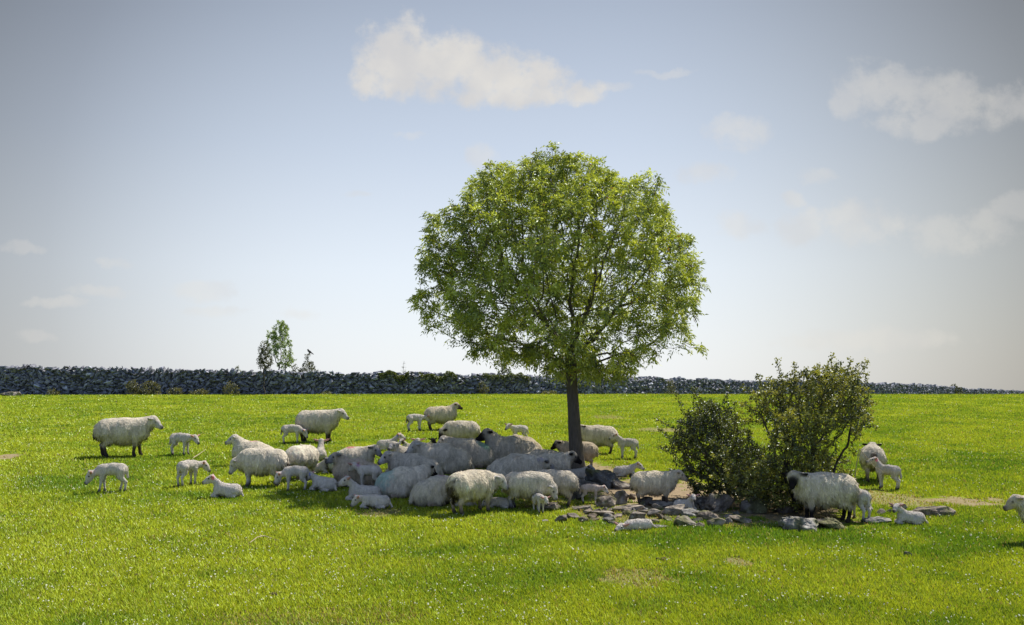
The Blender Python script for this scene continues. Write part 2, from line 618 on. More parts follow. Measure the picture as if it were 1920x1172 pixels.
def rock(u, v, wpx, hpx, label, depth=0.75, tilt=0.0, tone=1.0, seed=0, rot=None, group='loose limestone rocks around the tree and bushes', sink=0.22, name='rock'):
    rng = np.random.default_rng(seed + 500)
    c = at(u, v)
    sc = c.y / F_PX
    W_, H_ = wpx * sc * 0.80, hpx * sc * 0.76
    D_ = W_ * depth
    bm = bmesh.new()
    for _ in range(18):
        p = rng.normal(0, 1, 3); p /= max(abs(p))
        bm.verts.new((p[0] * .5, p[1] * .5, p[2] * .5))
    bmesh.ops.convex_hull(bm, input=bm.verts)
    for g in [q for q in bm.verts if not q.link_faces]:
        bm.verts.remove(g)
    bmesh.ops.bevel(bm, geom=list(bm.edges), offset=0.025, segments=1, affect='EDGES')
    bmesh.ops.triangulate(bm, faces=bm.faces)
    bmesh.ops.subdivide_edges(bm, edges=[e for e in bm.edges if e.calc_length() > 0.16], cuts=5, use_grid_fill=True)
    bmesh.ops.triangulate(bm, faces=bm.faces)
    V = np.array([q.co[:] for q in bm.verts])
    bm.verts.index_update()
    T = np.array([[q.index for q in f.verts] for f in bm.faces])
    bm.free()
    V = V * np.array([W_, D_, H_ * (1 + sink)])
    nz = fbm3(V * 9 + seed * 3.1, 3)[:, None] - 0.5
    V = V + V / (np.linalg.norm(V, axis=1)[:, None] + 1e-6) * nz * 0.24 * max(min(W_, 0.6), 0.12)
    strata = np.sin(V[:, 2] * 55 + 3 * fbm3(V * 4 + seed, 2)) * 0.010
    V[:, :2] *= (1 + strata[:, None] / max(W_, 0.1))
    M = np.array(Matrix.Rotation(tilt, 3, 'Y'))
    V = V @ M.T
    V[:, 2] += H_ * 0.5 * (1 - sink)
    wm = rng.normal(0, 0.05)
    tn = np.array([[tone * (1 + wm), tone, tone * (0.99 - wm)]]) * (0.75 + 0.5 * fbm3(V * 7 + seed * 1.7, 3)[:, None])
    moss = np.clip((fbm3(V * 5 + seed * 2.3 + 40, 2) - 0.60) * 6, 0, 0.7)[:, None]
    tn = tn * (1 - moss) + np.array([[0.45, 0.55, 0.16]]) * moss
    o = link(name, mesh_np(name, V, T, 3, ROCK_MAT, tn), loc=c, rotz=rng.normal(0, 0.25) if rot is None else rot)
    tag(o, label, 'rock', group)
    return o


ROCKS = [
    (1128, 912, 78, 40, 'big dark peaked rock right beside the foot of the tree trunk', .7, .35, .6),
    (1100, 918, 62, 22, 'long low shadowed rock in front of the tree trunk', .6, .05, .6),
    (1166, 916, 44, 22, 'flat-topped rock behind the cluster, just left of the big ewe among the rocks', .8, .08, .95),
    (1165, 944, 40, 32, 'rugged pale upright rock next to the hind legs of the ewe among the rocks', .7, -.3, 1.1),
    (1138, 950, 44, 28, 'white-topped boulder in front of the nose of the lamb nibbling at the rocks', .8, .3, .95),
    (1178, 957, 70, 11, 'long flat pale slab below the rugged upright rock', .5, -.07, 1.05),
    (1130, 966, 52, 11, 'low flat rock below the feet of the lamb nibbling at the rocks', .6, .05, .95),
    (1194, 976, 42, 22, 'pitted dark rock just above the sleeping lamb', .8, .1, .75),
    (1225, 968, 34, 18, 'pale rounded rock to the right of the pitted dark one', .8, 0, 1.1),
    (1262, 964, 64, 20, 'broad tan rock under the belly of the ewe among the rocks', .7, -.06, 1.0),
    (1254, 977, 24, 12, 'small dark wedge below the broad tan rock', .8, .2, .8),
    (1296, 968, 48, 16, 'flat rock directly below the lamb that faces us with pink ears', .7, .04, 1.0),
    (1284, 986, 52, 24, 'grey jagged rock at the lower edge of the rubble below the pink-eared lamb', .8, .12, .85),
    (1330, 976, 60, 20, 'tilted slab with a lit top edge sloping down to the right', .5, .42, .85),
    (1343, 986, 38, 20, 'white streaked block at the grass edge below the tilted slab', .8, .1, 1.25),
    (1348, 956, 62, 36, 'large bluish boulder in the shade under the left bush', .8, .1, .9),
    (1415, 960, 62, 34, 'flat topped bluish boulder in the shade between the two bushes', .7, -.05, .95),
    (1388, 979, 54, 14, 'low slanting slab on the grass edge under the bushes', .5, .25, .85),
    (1076, 972, 28, 13, 'small grey rock on the grass, left end of the rubble', .8, .1, .85),
    (1094, 979, 22, 15, 'small dark pyramid rock on the grass near the left end of the rubble', .8, .2, .75),
    (1052, 979, 26, 17, 'mossy clod of rock on the grass in front of the grazing ewe', .8, 0, .6),
    (1022, 978, 13, 5, 'tiny pale stone in the grass in front of the lamb that faces us', .8, 0, 1.2),
    (1240, 990, 34, 7, 'thin flat slab lying in the grass to the right of the sleeping lamb', .5, .1, .8),
    (1150, 982, 44, 8, 'thin dark slab in the grass to the left of the sleeping lamb', .4, .2, .6),
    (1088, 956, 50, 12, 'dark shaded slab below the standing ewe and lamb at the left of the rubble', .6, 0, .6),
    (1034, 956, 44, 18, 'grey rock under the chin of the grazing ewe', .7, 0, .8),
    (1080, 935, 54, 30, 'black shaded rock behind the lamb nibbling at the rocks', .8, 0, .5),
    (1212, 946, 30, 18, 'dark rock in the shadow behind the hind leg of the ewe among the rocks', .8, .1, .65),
    (1238, 948, 54, 12, 'pale dusty slab beneath the ewe among the rocks', .9, 0, 1.05),
    (1278, 946, 40, 14, 'brown rock between the ewe among the rocks and the pink-eared lamb', .7, .1, .8),
    (1320, 945, 44, 18, 'brown rock just right of the pink-eared lamb', .7, -.2, .7),
    (1500, 992, 86, 27, 'wide pale boulder in the grass below the black-faced ewe under the right bush', .8, .1, 1.15),
    (1556, 990, 82, 22, 'dark sloping boulder beside the wide pale one', .8, .25, .7),
    (1645, 980, 62, 13, 'low pale slab left of the lamb lying at the right', .5, .02, 1.0),
    (1622, 957, 36, 18, 'rock behind the lamb that stands at the black-faced ewe', .8, .1, .8),
    (1684, 956, 34, 15, 'pale stone behind the head of the lamb lying at the right', .8, -.1, 1.05),
    (1747, 966, 96, 20, 'long stone ledge with a pale top behind the lamb lying at the right', .5, -.04, .85),
    (1704, 1044, 22, 10, 'small dark wedge of stone alone in the grass at the right', .5, .5, .7),
    (20, 742, 46, 9, 'flat pale stone at the foot of the wall at its left end', .6, 0, 1.1),
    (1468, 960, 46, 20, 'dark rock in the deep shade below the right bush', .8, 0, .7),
]
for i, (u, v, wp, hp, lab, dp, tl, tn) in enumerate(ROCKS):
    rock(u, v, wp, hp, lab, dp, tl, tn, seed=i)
small = [(1112, 975), (1140, 972), (1160, 969), (1210, 958), (1240, 972), (1306, 980), (1270, 978), (1312, 990), (1365, 982), (1362, 972), (1218, 980),
         (1105, 958), (1185, 936), (1205, 962), (1340, 960), (1175, 966), (1230, 955), (1145, 958), (1300, 955), (1245, 940), (1380, 965), (1650, 965), (1665, 962)]
_r = np.random.default_rng(77)
small += [(float(_r.uniform(1100, 1370)), float(_r.uniform(945, 984))) for _ in range(34)]
for i, (u, v) in enumerate(small):
    rr = np.random.default_rng(i)
    rock(u, v, 12 + 14 * rr.random(), 6 + 7 * rr.random(), 'small broken grey stone among the rubble between the tree and the bushes', .8, rr.normal(0, .35), .5 + .5 * rr.random(),
         seed=100 + i, group='small broken stones in the rubble')


# ------------------------------------------------------------------ branching plants
def bark_mat(name, lo, hi):
    def h(t, ob):
        return t.noise(t.vec('MULTIPLY', ob, (1, 1, 0.18)), 26.0, 5, 0.65)
    return diffuse_mat(name, lambda t, ob: t.mix(h(t, ob), lo, hi), 0.95, (h, 0.9, 0.03))


def colonize(stems, attractors, step, infl, kill, iters=160, jitter=0.12, rng=None):
    """space colonisation; stems = list of polylines (seed skeleton). returns nodes, parents"""
    nodes, par = [], []
    for st in stems:
        prev = st[0] if isinstance(st[0], int) else -1
        pts = st[1] if isinstance(st[0], int) else st
        for p in pts:
            nodes.append(np.array(p, float)); par.append(prev); prev = len(nodes) - 1
    A = np.array(attractors)
    alive = np.ones(len(A), bool)
    for it in range(iters):
        kd = kdtree.KDTree(len(nodes))
        for i, p in enumerate(nodes):
            kd.insert(p, i)
        kd.balance()
        acc = {}
        idx = np.nonzero(alive)[0]
        if len(idx) == 0:
            break
        for ai in idx:
            co, i, d = kd.find(A[ai])
            if d < kill:
                alive[ai] = False
            elif d < infl:
                v = (A[ai] - nodes[i]) / d
                acc[i] = acc.get(i, 0) + v
        if not acc:
            break
        grown = 0
        for i, v in acc.items():
            v = v / (np.linalg.norm(v) + 1e-9) + rng.normal(0, jitter, 3)
            v /= np.linalg.norm(v)
            p = nodes[i] + v * step
            co, j, d = kd.find(p)
            if d < step * 0.35:
                continue
            nodes.append(p); par.append(i); grown += 1
        if grown == 0:
            break
    return np.array(nodes), np.array(par)


def shoots(nodes, par, n, step, span, rng, centre):
    """long young shoots that leave the crown's outline"""
    kids = np.bincount(par[par >= 0], minlength=len(nodes))
    tips = np.nonzero(kids == 0)[0]
    d = np.linalg.norm(nodes[tips] - centre, axis=1)
    outer = tips[np.argsort(d)[len(tips) // 3:]]
    N_, P_ = list(nodes), list(par)
    for i in rng.choice(outer, min(n, len(outer)), replace=False):
        v = nodes[i] - centre; v /= np.linalg.norm(v) + 1e-9
        v = v + np.array([0, 0, 0.35]) + rng.normal(0, 0.3, 3)
        v /= np.linalg.norm(v)
        prev, p = i, nodes[i].copy()
        for q in range(rng.integers(span[0], span[1] + 1)):
            v = v + rng.normal(0, 0.15, 3); v /= np.linalg.norm(v)
            p = p + v * step
            N_.append(p.copy()); P_.append(prev); prev = len(N_) - 1
    return np.array(N_), np.array(P_)


def radii(nodes, par, tip, expo=2.4, fixed=None):
    n = len(nodes)
    acc = np.zeros(n)
    kids = np.zeros(n, int)
    for i in range(n):
        if par[i] >= 0: kids[par[i]] += 1
    for i in range(n - 1, -1, -1):
        if acc[i] == 0: acc[i] = tip ** expo
        if par[i] >= 0: acc[par[i]] += acc[i]
    return acc ** (1 / expo), kids


def tubes(nodes, par, rad, sides=6, rmax=None):
    VV, FF, off = [], [], 0
    ang = np.linspace(0, 2 * np.pi, sides, endpoint=False)
    ca, sa = np.cos(ang), np.sin(ang)
    for i in range(len(nodes)):
        p = par[i]
        if p < 0: continue
        a, b = nodes[p], nodes[i]
        d = b - a
        L = np.linalg.norm(d)
        if L < 1e-6: continue
        d = d / L
        u = np.cross(d, [0.3, 0.9, 0.2]); u /= np.linalg.norm(u)
        w_ = np.cross(d, u)
        ra, rb = min(rad[p], rad[i] * 1.25), rad[i]
        ring0 = a - d * ra * 0.25 + ra * (ca[:, None] * u + sa[:, None] * w_)
        ring1 = b + rb * (ca[:, None] * u + sa[:, None] * w_)
        VV.append(ring0); VV.append(ring1)
        k = np.arange(sides); k2 = (k + 1) % sides
        FF.append(np.stack([off + k, off + k2, off + sides + k2, off + sides + k], 1))
        off += 2 * sides
    return np.concatenate(VV), np.concatenate(FF)


def loft(points, rads, sides=14, wob=0.0, seed=0):
    """one continuous tapered trunk"""
    P_ = np.array(points, float)
    VV, FF = [], []
    ang = np.linspace(0, 2 * np.pi, sides, endpoint=False)
    for i, (p, r) in enumerate(zip(P_, rads)):
        rr = r * (1 + wob * (vnoise(np.stack([np.cos(ang) * 1.4 + seed, np.sin(ang) * 1.4, np.full(sides, i * 0.25)], 1)) - 0.5))
        VV.append(np.stack([p[0] + np.cos(ang) * rr, p[1] + np.sin(ang) * rr, np.full(sides, p[2])], 1))
    k = np.arange(sides); k2 = (k + 1) % sides
    for i in range(len(P_) - 1):
        FF.append(np.stack([i * sides + k, i * sides + k2, (i + 1) * sides + k2, (i + 1) * sides + k], 1))
    return np.concatenate(VV), np.concatenate(FF)


def leaf_quads(pos, direc, length, width, rng, droop=0.0):
    """diamond leaves: base, side, tip, side"""
    n = len(pos)
    d = direc / (np.linalg.norm(direc, axis=1)[:, None] + 1e-9)
    rv = rng.normal(0, 1, (n, 3)) + np.array([0, 0, 0.9])
    s = np.cross(d, rv); s /= (np.linalg.norm(s, axis=1)[:, None] + 1e-9)
    nrm = np.cross(s, d)
    V = np.empty((n, 4, 3))
    m = pos + d * (length * 0.45)[:, None]
    V[:, 0] = pos
    V[:, 1] = m + s * (width * 0.5)[:, None] + nrm * (width * 0.12)[:, None]
    V[:, 2] = pos + d * length[:, None] - np.array([0, 0, 1.0]) * (droop * length)[:, None]
    V[:, 3] = m - s * (width * 0.5)[:, None] + nrm * (width * 0.12)[:, None]
    return V.reshape(-1, 3), np.arange(4 * n).reshape(-1, 4)


LEAF = leaf_mat('green_leaf', 0.36, 0.06, 0.0)


def ash_tree():
    rng = np.random.default_rng(11)
    V0 = 889
    base = at(1083, V0)
    k = base.y / F_PX          # metres per photo pixel at the tree
    ox = lambda u: (u - 1083) * k
    oz = lambda v: (V0 - v) * k
    root = link('ash_tree', None, loc=base)
    tag(root, 'round-crowned green ash tree standing alone in the middle of the field', 'tree')
    # crown outline from the photo: row -> left, right edge
    rows = np.array([296, 308, 326, 350, 380, 410, 450, 500, 540, 570, 600, 640, 665, 690, 708])
    left = np.array([1010, 940, 892, 850, 818, 792, 786, 788, 775, 762, 772, 812, 868, 985, 1045])
    right = np.array([1105, 1148, 1192, 1220, 1264, 1288, 1316, 1332, 1334, 1336, 1326, 1312, 1298, 1288, 1190])
    zs = oz(rows)[::-1]; lf = ox(left)[::-1]; rt = ox(right)[::-1]
    pts = []
    N = 4300
    zlo, zhi = zs[0], zs[-1]
    while len(pts) < N:
        z = rng.uniform(zlo, zhi)
        l, r = np.interp(z, zs, lf), np.interp(z, zs, rt)
        c, h = (l + r) / 2, (r - l) / 2
        a, b = rng.uniform(-1, 1), rng.uniform(-1, 1)
        if a * a + b * b > 1: continue
        aa = math.atan2(b, a)
        lob = vnoise(np.array([[math.cos(aa) * 1.7 + 9, math.sin(aa) * 1.7 + 5, z * 0.75]]))[0]
        if math.hypot(a, b) > 0.80 + 0.34 * lob: continue
        # mostly the outer shell
        rr = math.hypot(a, b)
        core = (1 - rr) * h
        zc = (z - (zlo + zhi) * 0.42) / (zhi - zlo)
        if rr < 0.55 and abs(zc) < 0.3 and rng.random() < 0.5: continue
        p = np.array([c + a * h, b * h * 0.93, z])
        edge = max(rr, abs(zc))
        if 0.6 * vnoise((p * 0.95 + 31)[None])[0] + 0.4 * vnoise((p * 2.1 + 11)[None])[0] < 0.46 + 0.16 * max(0, rr - 0.75) / 0.25: continue
        pts.append(p)
    fork = np.array([ox(1072), 0, oz(668)])
    trunk = [(0, 0, -0.15), (0, 0, 0.0), (ox(1081), 0, oz(850)), (ox(1078), 0, oz(810)), (ox(1076), 0, oz(765)), (ox(1073), 0, oz(720)), tuple(fork)]
    tz = [np.array(t) for t in trunk]
    stem = []
    for a, b in zip(tz[:-1], tz[1:]):
        m = max(1, int(np.linalg.norm(b - a) / 0.16))
        for j in range(m): stem.append(a + (b - a) * j / m)
    stem.append(fork)
    # leading limbs fan out of the fork
    nst = len(stem)
    stems = [stem]
    lims = [(-2.4, .3, 2.3), (-1.5, -.9, 2.9), (-.6, .7, 3.2), (.3, -.6, 3.4), (1.2, .5, 3.0), (2.2, -.3, 2.2), (-2.6, -.4, .9), (2.5, .5, 1.0), (.2, 1.8, 1.9), (.1, -1.9, 1.9),
            (-1.7, 1.3, 1.1), (1.5, -1.4, 1.0), (-.9, -2.2, .7), (1.2, 2.1, .8)]
    cnt = nst
    for j, l in enumerate(lims):
        l = np.array(l, float); L = np.linalg.norm(l); dirn = l / L
        start_i = nst - 1 - (j % 4)
        p = stem[start_i]
        br = []
        m = int(L * 0.55 / 0.17)
        cur = p.copy()
        dcur = dirn * 0.9 + np.array([0, 0, 0.35])
        for q in range(m):
            dcur = dcur * 0.85 + dirn * 0.15 + rng.normal(0, 0.10, 3)
            dcur /= np.linalg.norm(dcur)
            cur = cur + dcur * 0.17
            br.append(cur.copy())
        stems.append((start_i, br))
        cnt += len(br)
    nodes, par = colonize(stems, pts, 0.15, 1.3, 0.20, 90, 0.16, rng)
    nodes, par = shoots(nodes, par, 90, 0.11, (1, 3), rng, np.array([0, 0, 3.4]))
    rad, kids = radii(nodes, par, 0.0058, 2.35)
    zt = nodes[:, 2]
    tr = np.interp(zt, [-0.2, 0, 0.15, 0.5, 1.5, 2.6, 3.0], [0.31, 0.26, 0.21, 0.168, 0.144, 0.136, 0.13])
    rad[:nst] = tr[:nst]
    rad[nst:] = np.minimum(rad[nst:], 0.115)
    skip = par.copy(); skip[:nst - 3] = -1
    Vb, Fb = tubes(nodes, skip, rad, 6)
    Vt, Ft = loft([stem[i] for i in range(nst)], [tr[i] for i in range(nst)], 18, 0.22, 3)
    V = np.concatenate([Vt, Vb]); Fc = np.concatenate([Ft, Fb + len(Vt)])
    link('trunk', mesh_np('trunk', V, Fc, 4, bark_mat('ash_bark', (0.03, 0.025, 0.021), (0.17, 0.15, 0.125)), smooth=True), root)
    # compound leaves on the thin twigs
    thin = np.nonzero((rad < 0.0135) & (np.arange(len(nodes)) >= nst))[0]
    tdir = nodes[thin] - nodes[par[thin]]
    tdir /= np.linalg.norm(tdir, axis=1)[:, None] + 1e-9
    tip = kids[thin] == 0
    reps = np.where(tip, 10, 2) + (rng.random(len(thin)) < 0.5)
    ids = np.repeat(np.arange(len(thin)), reps)
    n = len(ids)
    pos = nodes[thin][ids] + rng.normal(0, 0.03, (n, 3))
    dr = tdir[ids] * 0.7 + rng.normal(0, 0.75, (n, 3)) + np.array([0, 0, 0.15])
    dr /= np.linalg.norm(dr, axis=1)[:, None]
    Ln = 0.13 + 0.11 * rng.random(n)
    side = np.cross(dr, rng.normal(0, 1, (n, 3)) * 0.5 + np.array([0, 0, 1.0]))
    side /= np.linalg.norm(side, axis=1)[:, None] + 1e-9
    # twig tone: young shoots yellower, some reddish; inner twigs painted darker, as if shaded
    tw = rng.random(len(thin)) * 0.5 + vnoise(nodes[thin] * 1.9 + 7) * 0.7 + np.where(tip, 0.20, -0.20)
    PP, DD, LL, WW, CC = [], [], [], [], []
    for j, (t, sgn) in enumerate([(0.25, 1), (0.25, -1), (0.5, 1), (0.5, -1), (0.75, 1), (0.75, -1), (1.0, 0)]):
        pp = pos + dr * (Ln * t)[:, None] - np.array([0, 0, 1]) * (Ln * t * t * 0.35)[:, None]
        dd = dr * 0.55 + side * sgn * 0.9 + rng.normal(0, 0.18, (n, 3)) - np.array([0, 0, 0.30])
        PP.append(pp); DD.append(dd)
        LL.append(0.075 + 0.04 * rng.random(n)); WW.append(0.026 + 0.013 * rng.random(n))
        kk = np.clip(tw[ids] + rng.normal(0, 0.12, n), 0, 1.2)[:, None]
        c = np.array([0.042, 0.082, 0.014]) * (1 - kk) + np.array([0.40, 0.47, 0.075]) * kk
        red = (rng.random(n) < 0.012)[:, None]
        c = np.where(red, np.array([0.20, 0.10, 0.025]), c)
        CC.append(c * (0.8 + 0.4 * rng.random((n, 1))))
    Vl, Fl = leaf_quads(np.concatenate(PP), np.concatenate(DD), np.concatenate(LL), np.concatenate(WW), rng, 0.12)
    link('crown', mesh_np('crown', Vl, Fl, 4, LEAF, np.repeat(np.concatenate(CC), 4, 0)), root)
    print('ash tree nodes', len(nodes), 'leaflets', len(Fl))


ash_tree()


def bush(name, u0, v0, rows, left, right, depth_k, nattr, label, seed, stems_n, tones, leaf=(0.035, 0.022), dens=(22, 12), gap=0.34, cat='bush', group=None, tip_r=0.0045, step=0.085, kill=0.11, nshoot=0, trunkname='stems'):
    rng = np.random.default_rng(seed)
    base = at(u0, v0)
    k = base.y / F_PX
    zs = (v0 - np.array(rows, float))[::-1] * k
    lf = (np.array(left, float)[::-1] - u0) * k
    rt = (np.array(right, float)[::-1] - u0) * k
    root = link(name, None, loc=base)
    tag(root, label, cat, group)
    pts = []
    zlo, zhi = zs[0], zs[-1]
    sc = max(rt.max() - lf.min(), 0.3)
    tries = 0
    while len(pts) < nattr and tries < nattr * 60:
        tries += 1
        z = rng.uniform(zlo, zhi)
        l, r = np.interp(z, zs, lf), np.interp(z, zs, rt)
        c, h = (l + r) / 2, (r - l) / 2
        a, b = rng.uniform(-1, 1), rng.uniform(-1, 1)
        if a * a + b * b > 1: continue
        aa = math.atan2(b, a)
        if sc > 1 and math.hypot(a, b) > 0.72 + 0.5 * vnoise(np.array([[math.cos(aa) * 1.6 + seed, math.sin(aa) * 1.6, z * 1.6]]))[0]: continue
        p = np.array([c + a * h, b * h * depth_k, z])
        rim = max(0, math.hypot(a, b) - 0.6) / 0.4 + max(0, (z - zlo) / (zhi - zlo) - 0.7) / 0.3
        if vnoise((p * 3.2 / max(sc, 0.8) * 1.2 + seed * 5.7)[None])[0] < gap + 0.16 * min(rim, 1): continue
        pts.append(p)
    stems = []
    foot = np.array([(lf[0] + rt[0]) / 2, 0, -0.12])
    for j in range(stems_n):
        a = rng.uniform(0, 2 * math.pi)
        s0 = np.array([(lf[0] + rt[0]) / 2 + rng.normal(0, 0.25) * (rt[0] - lf[0]) / 2, rng.normal(0, 0.18) * sc * 0.3, -0.05])
        tgt = np.array([(lf.min() + rt.max()) / 2 + math.cos(a) * sc * 0.22, math.sin(a) * sc * 0.2, zhi * 0.5])
        m = max(3, int(np.linalg.norm(tgt - s0) * 0.6 / step))
        st = []
        cur = s0.copy(); dv = np.array([0, 0, 1.0])
        for q in range(m):
            st.append(cur.copy())
            g = tgt - cur; g /= np.linalg.norm(g) + 1e-9
            dv = dv * 0.75 + g * 0.25 + rng.normal(0, 0.16, 3); dv /= np.linalg.norm(dv)
            cur = cur + dv * step
        stems.append([foot] + st if j == 0 else (0, st))
    nodes, par = colonize(stems, pts, step, step * 9, kill, 80, 0.22, rng)
    if nshoot:
        nodes, par = shoots(nodes, par, nshoot, step, (2, 5), rng, np.array([(lf.min() + rt.max()) / 2, 0, zhi * 0.4]))
    rad, kids = radii(nodes, par, tip_r, 2.3)
    Vb, Fb = tubes(nodes, par, np.minimum(rad, 0.06), 5)
    link(trunkname, mesh_np(trunkname, Vb, Fb, 4, BUSH_BARK, smooth=True), root)
    thin = np.nonzero((rad < tip_r * 3.2) & (par >= 0) & (nodes[:, 2] > zhi * 0.04))[0]
    tdir = nodes[thin] - nodes[par[thin]]
    tip = kids[thin] == 0
    reps = np.where(tip, dens[0], dens[1])
    ids = np.repeat(np.arange(len(thin)), reps)
    n = len(ids)
    pos = nodes[thin][ids] + rng.normal(0, step * 0.35, (n, 3))
    dr = tdir[ids] / step * 0.5 + rng.normal(0, 0.8, (n, 3)) + np.array([0, 0, 0.25])
    kk = np.clip(rng.random(len(thin)) * 0.55 + vnoise(nodes[thin] * 2.4 / max(sc, .5) * 3 + seed) * 0.7 - 0.2 + np.where(tip, 0.15, -0.1), 0, 1)[ids][:, None]
    c = np.array(tones[0]) * (1 - kk) + np.array(tones[1]) * kk
    c = c * (0.75 + 0.5 * rng.random((n, 1)))
    Vl, Fl = leaf_quads(pos, dr, leaf[0] * (0.7 + 0.6 * rng.random(n)), leaf[1] * (0.7 + 0.6 * rng.random(n)), rng, 0.1)
    link('crown' if trunkname == 'trunk' else 'foliage', mesh_np('foliage', Vl, Fl, 4, LEAF, np.repeat(c, 4, 0)), root)
    global LAST_TOP
    it = int(np.argmax(nodes[:, 2]))
    LAST_TOP = np.array(base) + nodes[it]
    return root


LAST_TOP = None
BUSH_BARK = bark_mat('thorn_bark', (0.03, 0.026, 0.024), (0.10, 0.088, 0.075))
DARKG = ((0.024, 0.040, 0.010), (0.12, 0.14, 0.025))
MIXG = ((0.028, 0.045, 0.012), (0.32, 0.33, 0.06))
bush('thorn_bush', 1350, 938, [758, 772, 790, 812, 840, 870, 900, 932], [1315, 1288, 1272, 1258, 1254, 1262, 1280, 1300], [1350, 1378, 1396, 1414, 1436, 1452, 1455, 1450],
     0.85, 3000, 'lower dark thorn bush, left one of the pair beside the rocks', 41, 7, DARKG, (0.046, 0.032), (25, 13), 0.32, nshoot=45, group='thorn bushes beside the rocks')
bush('thorn_bush', 1515, 957, [692, 706, 722, 747, 780, 820, 860, 900, 945], [1520, 1475, 1425, 1392, 1372, 1362, 1355, 1360, 1380], [1590, 1625, 1652, 1668, 1652, 1622, 1605, 1598, 1585],
     0.8, 4800, 'tall spreading thorn bush with yellowish tips, right one of the pair', 42, 10, MIXG, (0.050, 0.034), (21, 11), 0.34, nshoot=45, group='thorn bushes beside the rocks')


# small trees and shrubs by the wall: (name, pixel column, row of base, rows...) on their real distances
def wall_plant(name, u, dist, vb, vt, wpx, shape, label, cat, seed, tones, n, leafs, trunkname='stems', gap=0.3, group=None, stems=3):
    """plant whose base stands on the ground at this distance; vt / wpx give its top row and width"""
    global at
    old = at
    d = pix_dir(u, vb)
    x = d[0] / d[1] * dist
    p = Vector((x, dist, float(G(x, dist))))
    at = lambda *_: p
    vb_g = HOR - (p.z - CAM_Z) / dist * F_PX
    H = vb_g - vt
    rows = [vt + H * f for f, _, _ in shape]
    left = [u + wpx * a for _, a, _ in shape]
    right = [u + wpx * b for _, _, b in shape]
    o = bush(name, u, vb_g, rows, left, right, 0.9, n, label, seed, stems, tones, leafs, (16, 9), gap, cat=cat, group=group, tip_r=0.006, step=0.11, kill=0.13, trunkname=trunkname)
    at = old
    return o


SAP = ((0.09, 0.17, 0.035), (0.30, 0.40, 0.09))
SHRUB = ((0.03, 0.045, 0.012), (0.10, 0.105, 0.02))
GORSE = ((0.045, 0.06, 0.012), (0.17, 0.16, 0.025))
tree_sh = [(0, -.15, .15), (.08, -.4, .3), (.25, -.6, .45), (.45, -.45, .65), (.55, -.2, .6), (.62, -.05, .3)]
col_sh = [(0, -.15, .15), (.12, -.4, .35), (.3, -.5, .5), (.42, -.5, .5), (.5, -.3, .3), (.56, -.1, .1)]
mound = [(0, -.15, .1), (.2, -.35, .3), (.5, -.48, .45), (1, -.5, .5)]
wall_plant('sapling_tree', 524, 66, 740, 603, 50, tree_sh, 'slender pale green sapling rising behind the wall', 'tree', 61, SAP, 460, (0.11, 0.05), 'trunk', 0.24, stems=3)
wall_plant('sapling_tree', 495, 60.8, 742, 642, 30, col_sh, 'dark narrow little tree with a bare stem in front of the wall', 'tree', 62, SHRUB, 330, (0.09, 0.055), 'trunk', 0.2, stems=1)
wall_plant('shrub', 578, 65, 740, 664, 46, [(0, -.14, .08), (.15, -.16, .14), (.3, -.35, .25), (.45, -.5, .5), (.8, -.4, .4)], 'dark thorny shrub behind the wall with a bird on its top twig', 'shrub', 63, SHRUB, 420, (0.08, 0.05), gap=0.15)
PERCH = LAST_TOP
wall_plant('sapling_tree', 290, 64.5, 740, 668, 22, [(0, -.1, .1), (.12, -.4, .4), (.25, -.5, .45), (.34, -.3, .5), (.4, -.1, .1)], 'tiny thin sapling poking up behind the left part of the wall', 'tree', 64, SHRUB, 90, (0.07, 0.04), 'trunk', 0.3, stems=1)
wall_plant('shrub', 445, 64.5, 740, 687, 26, mound, 'small dark rounded shrub top showing over the wall left of the saplings', 'shrub', 65, DARKG, 200, (0.07, 0.05), gap=0.1)
wall_plant('shrub', 552, 65, 740, 684, 34, mound, 'low leafy shrub top behind the wall between the sapling and the bird', 'shrub', 66, SHRUB, 170, (0.07, 0.05))
wall_plant('shrub', 946, 72, 740, 680, 38, mound, 'dark leafy shrub rising behind the wall under the left of the big crown', 'shrub', 67, DARKG, 240, (0.09, 0.06), gap=0.15)
for i, (u, vt, wp, lab) in enumerate([
        (250, 713, 34, 'taller yellow-green gorse clump at the foot of the wall, left end of the row'),
        (282, 714, 44, 'widest yellow-green gorse clump in the middle of the row by the wall'),
        (330, 727, 34, 'low olive gorse clump right of the widest one by the wall'),
        (375, 729, 40, 'low spreading gorse clump by the wall left of the yellow one'),
        (433, 717, 34, 'yellow-topped gorse clump at the wall left of the bare-stemmed little tree'),
        (905, 715, 26, 'single upright gorse clump at the wall left of the big tree'),
        (1030, 733, 40, 'low ragged gorse clump at the wall just left of the big trunk'),
        (1258, 712, 20, 'narrow upright green shrub at the wall right of the big tree'),
        (100, 731, 30, 'faint low clump of weeds at the foot of the wall near its left end'),
        (612, 733, 24, 'low green clump of weeds at the wall below the shrub with the bird')]):
    dd = np.interp((u - CX) / F_PX * 60, WX, WY) - 0.9
    wall_plant('gorse_shrub', u, float(dd), 741, vt, wp, mound, lab, 'shrub', 70 + i, GORSE, int(60 + wp * 5), (0.06, 0.035), gap=0.2, group='shrubs along the foot of the wall')


wall_plant('weed_stalk', 757, 67, 740, 676, 16, [(0, -.1, .1), (.3, -.5, .4), (.5, -.2, .2)], 'thin bare weed stalk sticking up over the wall left of the big tree', 'weed', 91, SHRUB, 40, (0.03, 0.012), gap=0.1, stems=1)
wall_plant('shrub', 1790, 133, 740, 721, 40, mound, 'low ragged shrub on the wall far to the right where it runs out', 'shrub', 92, SHRUB, 90, (0.12, 0.07), gap=0.2)


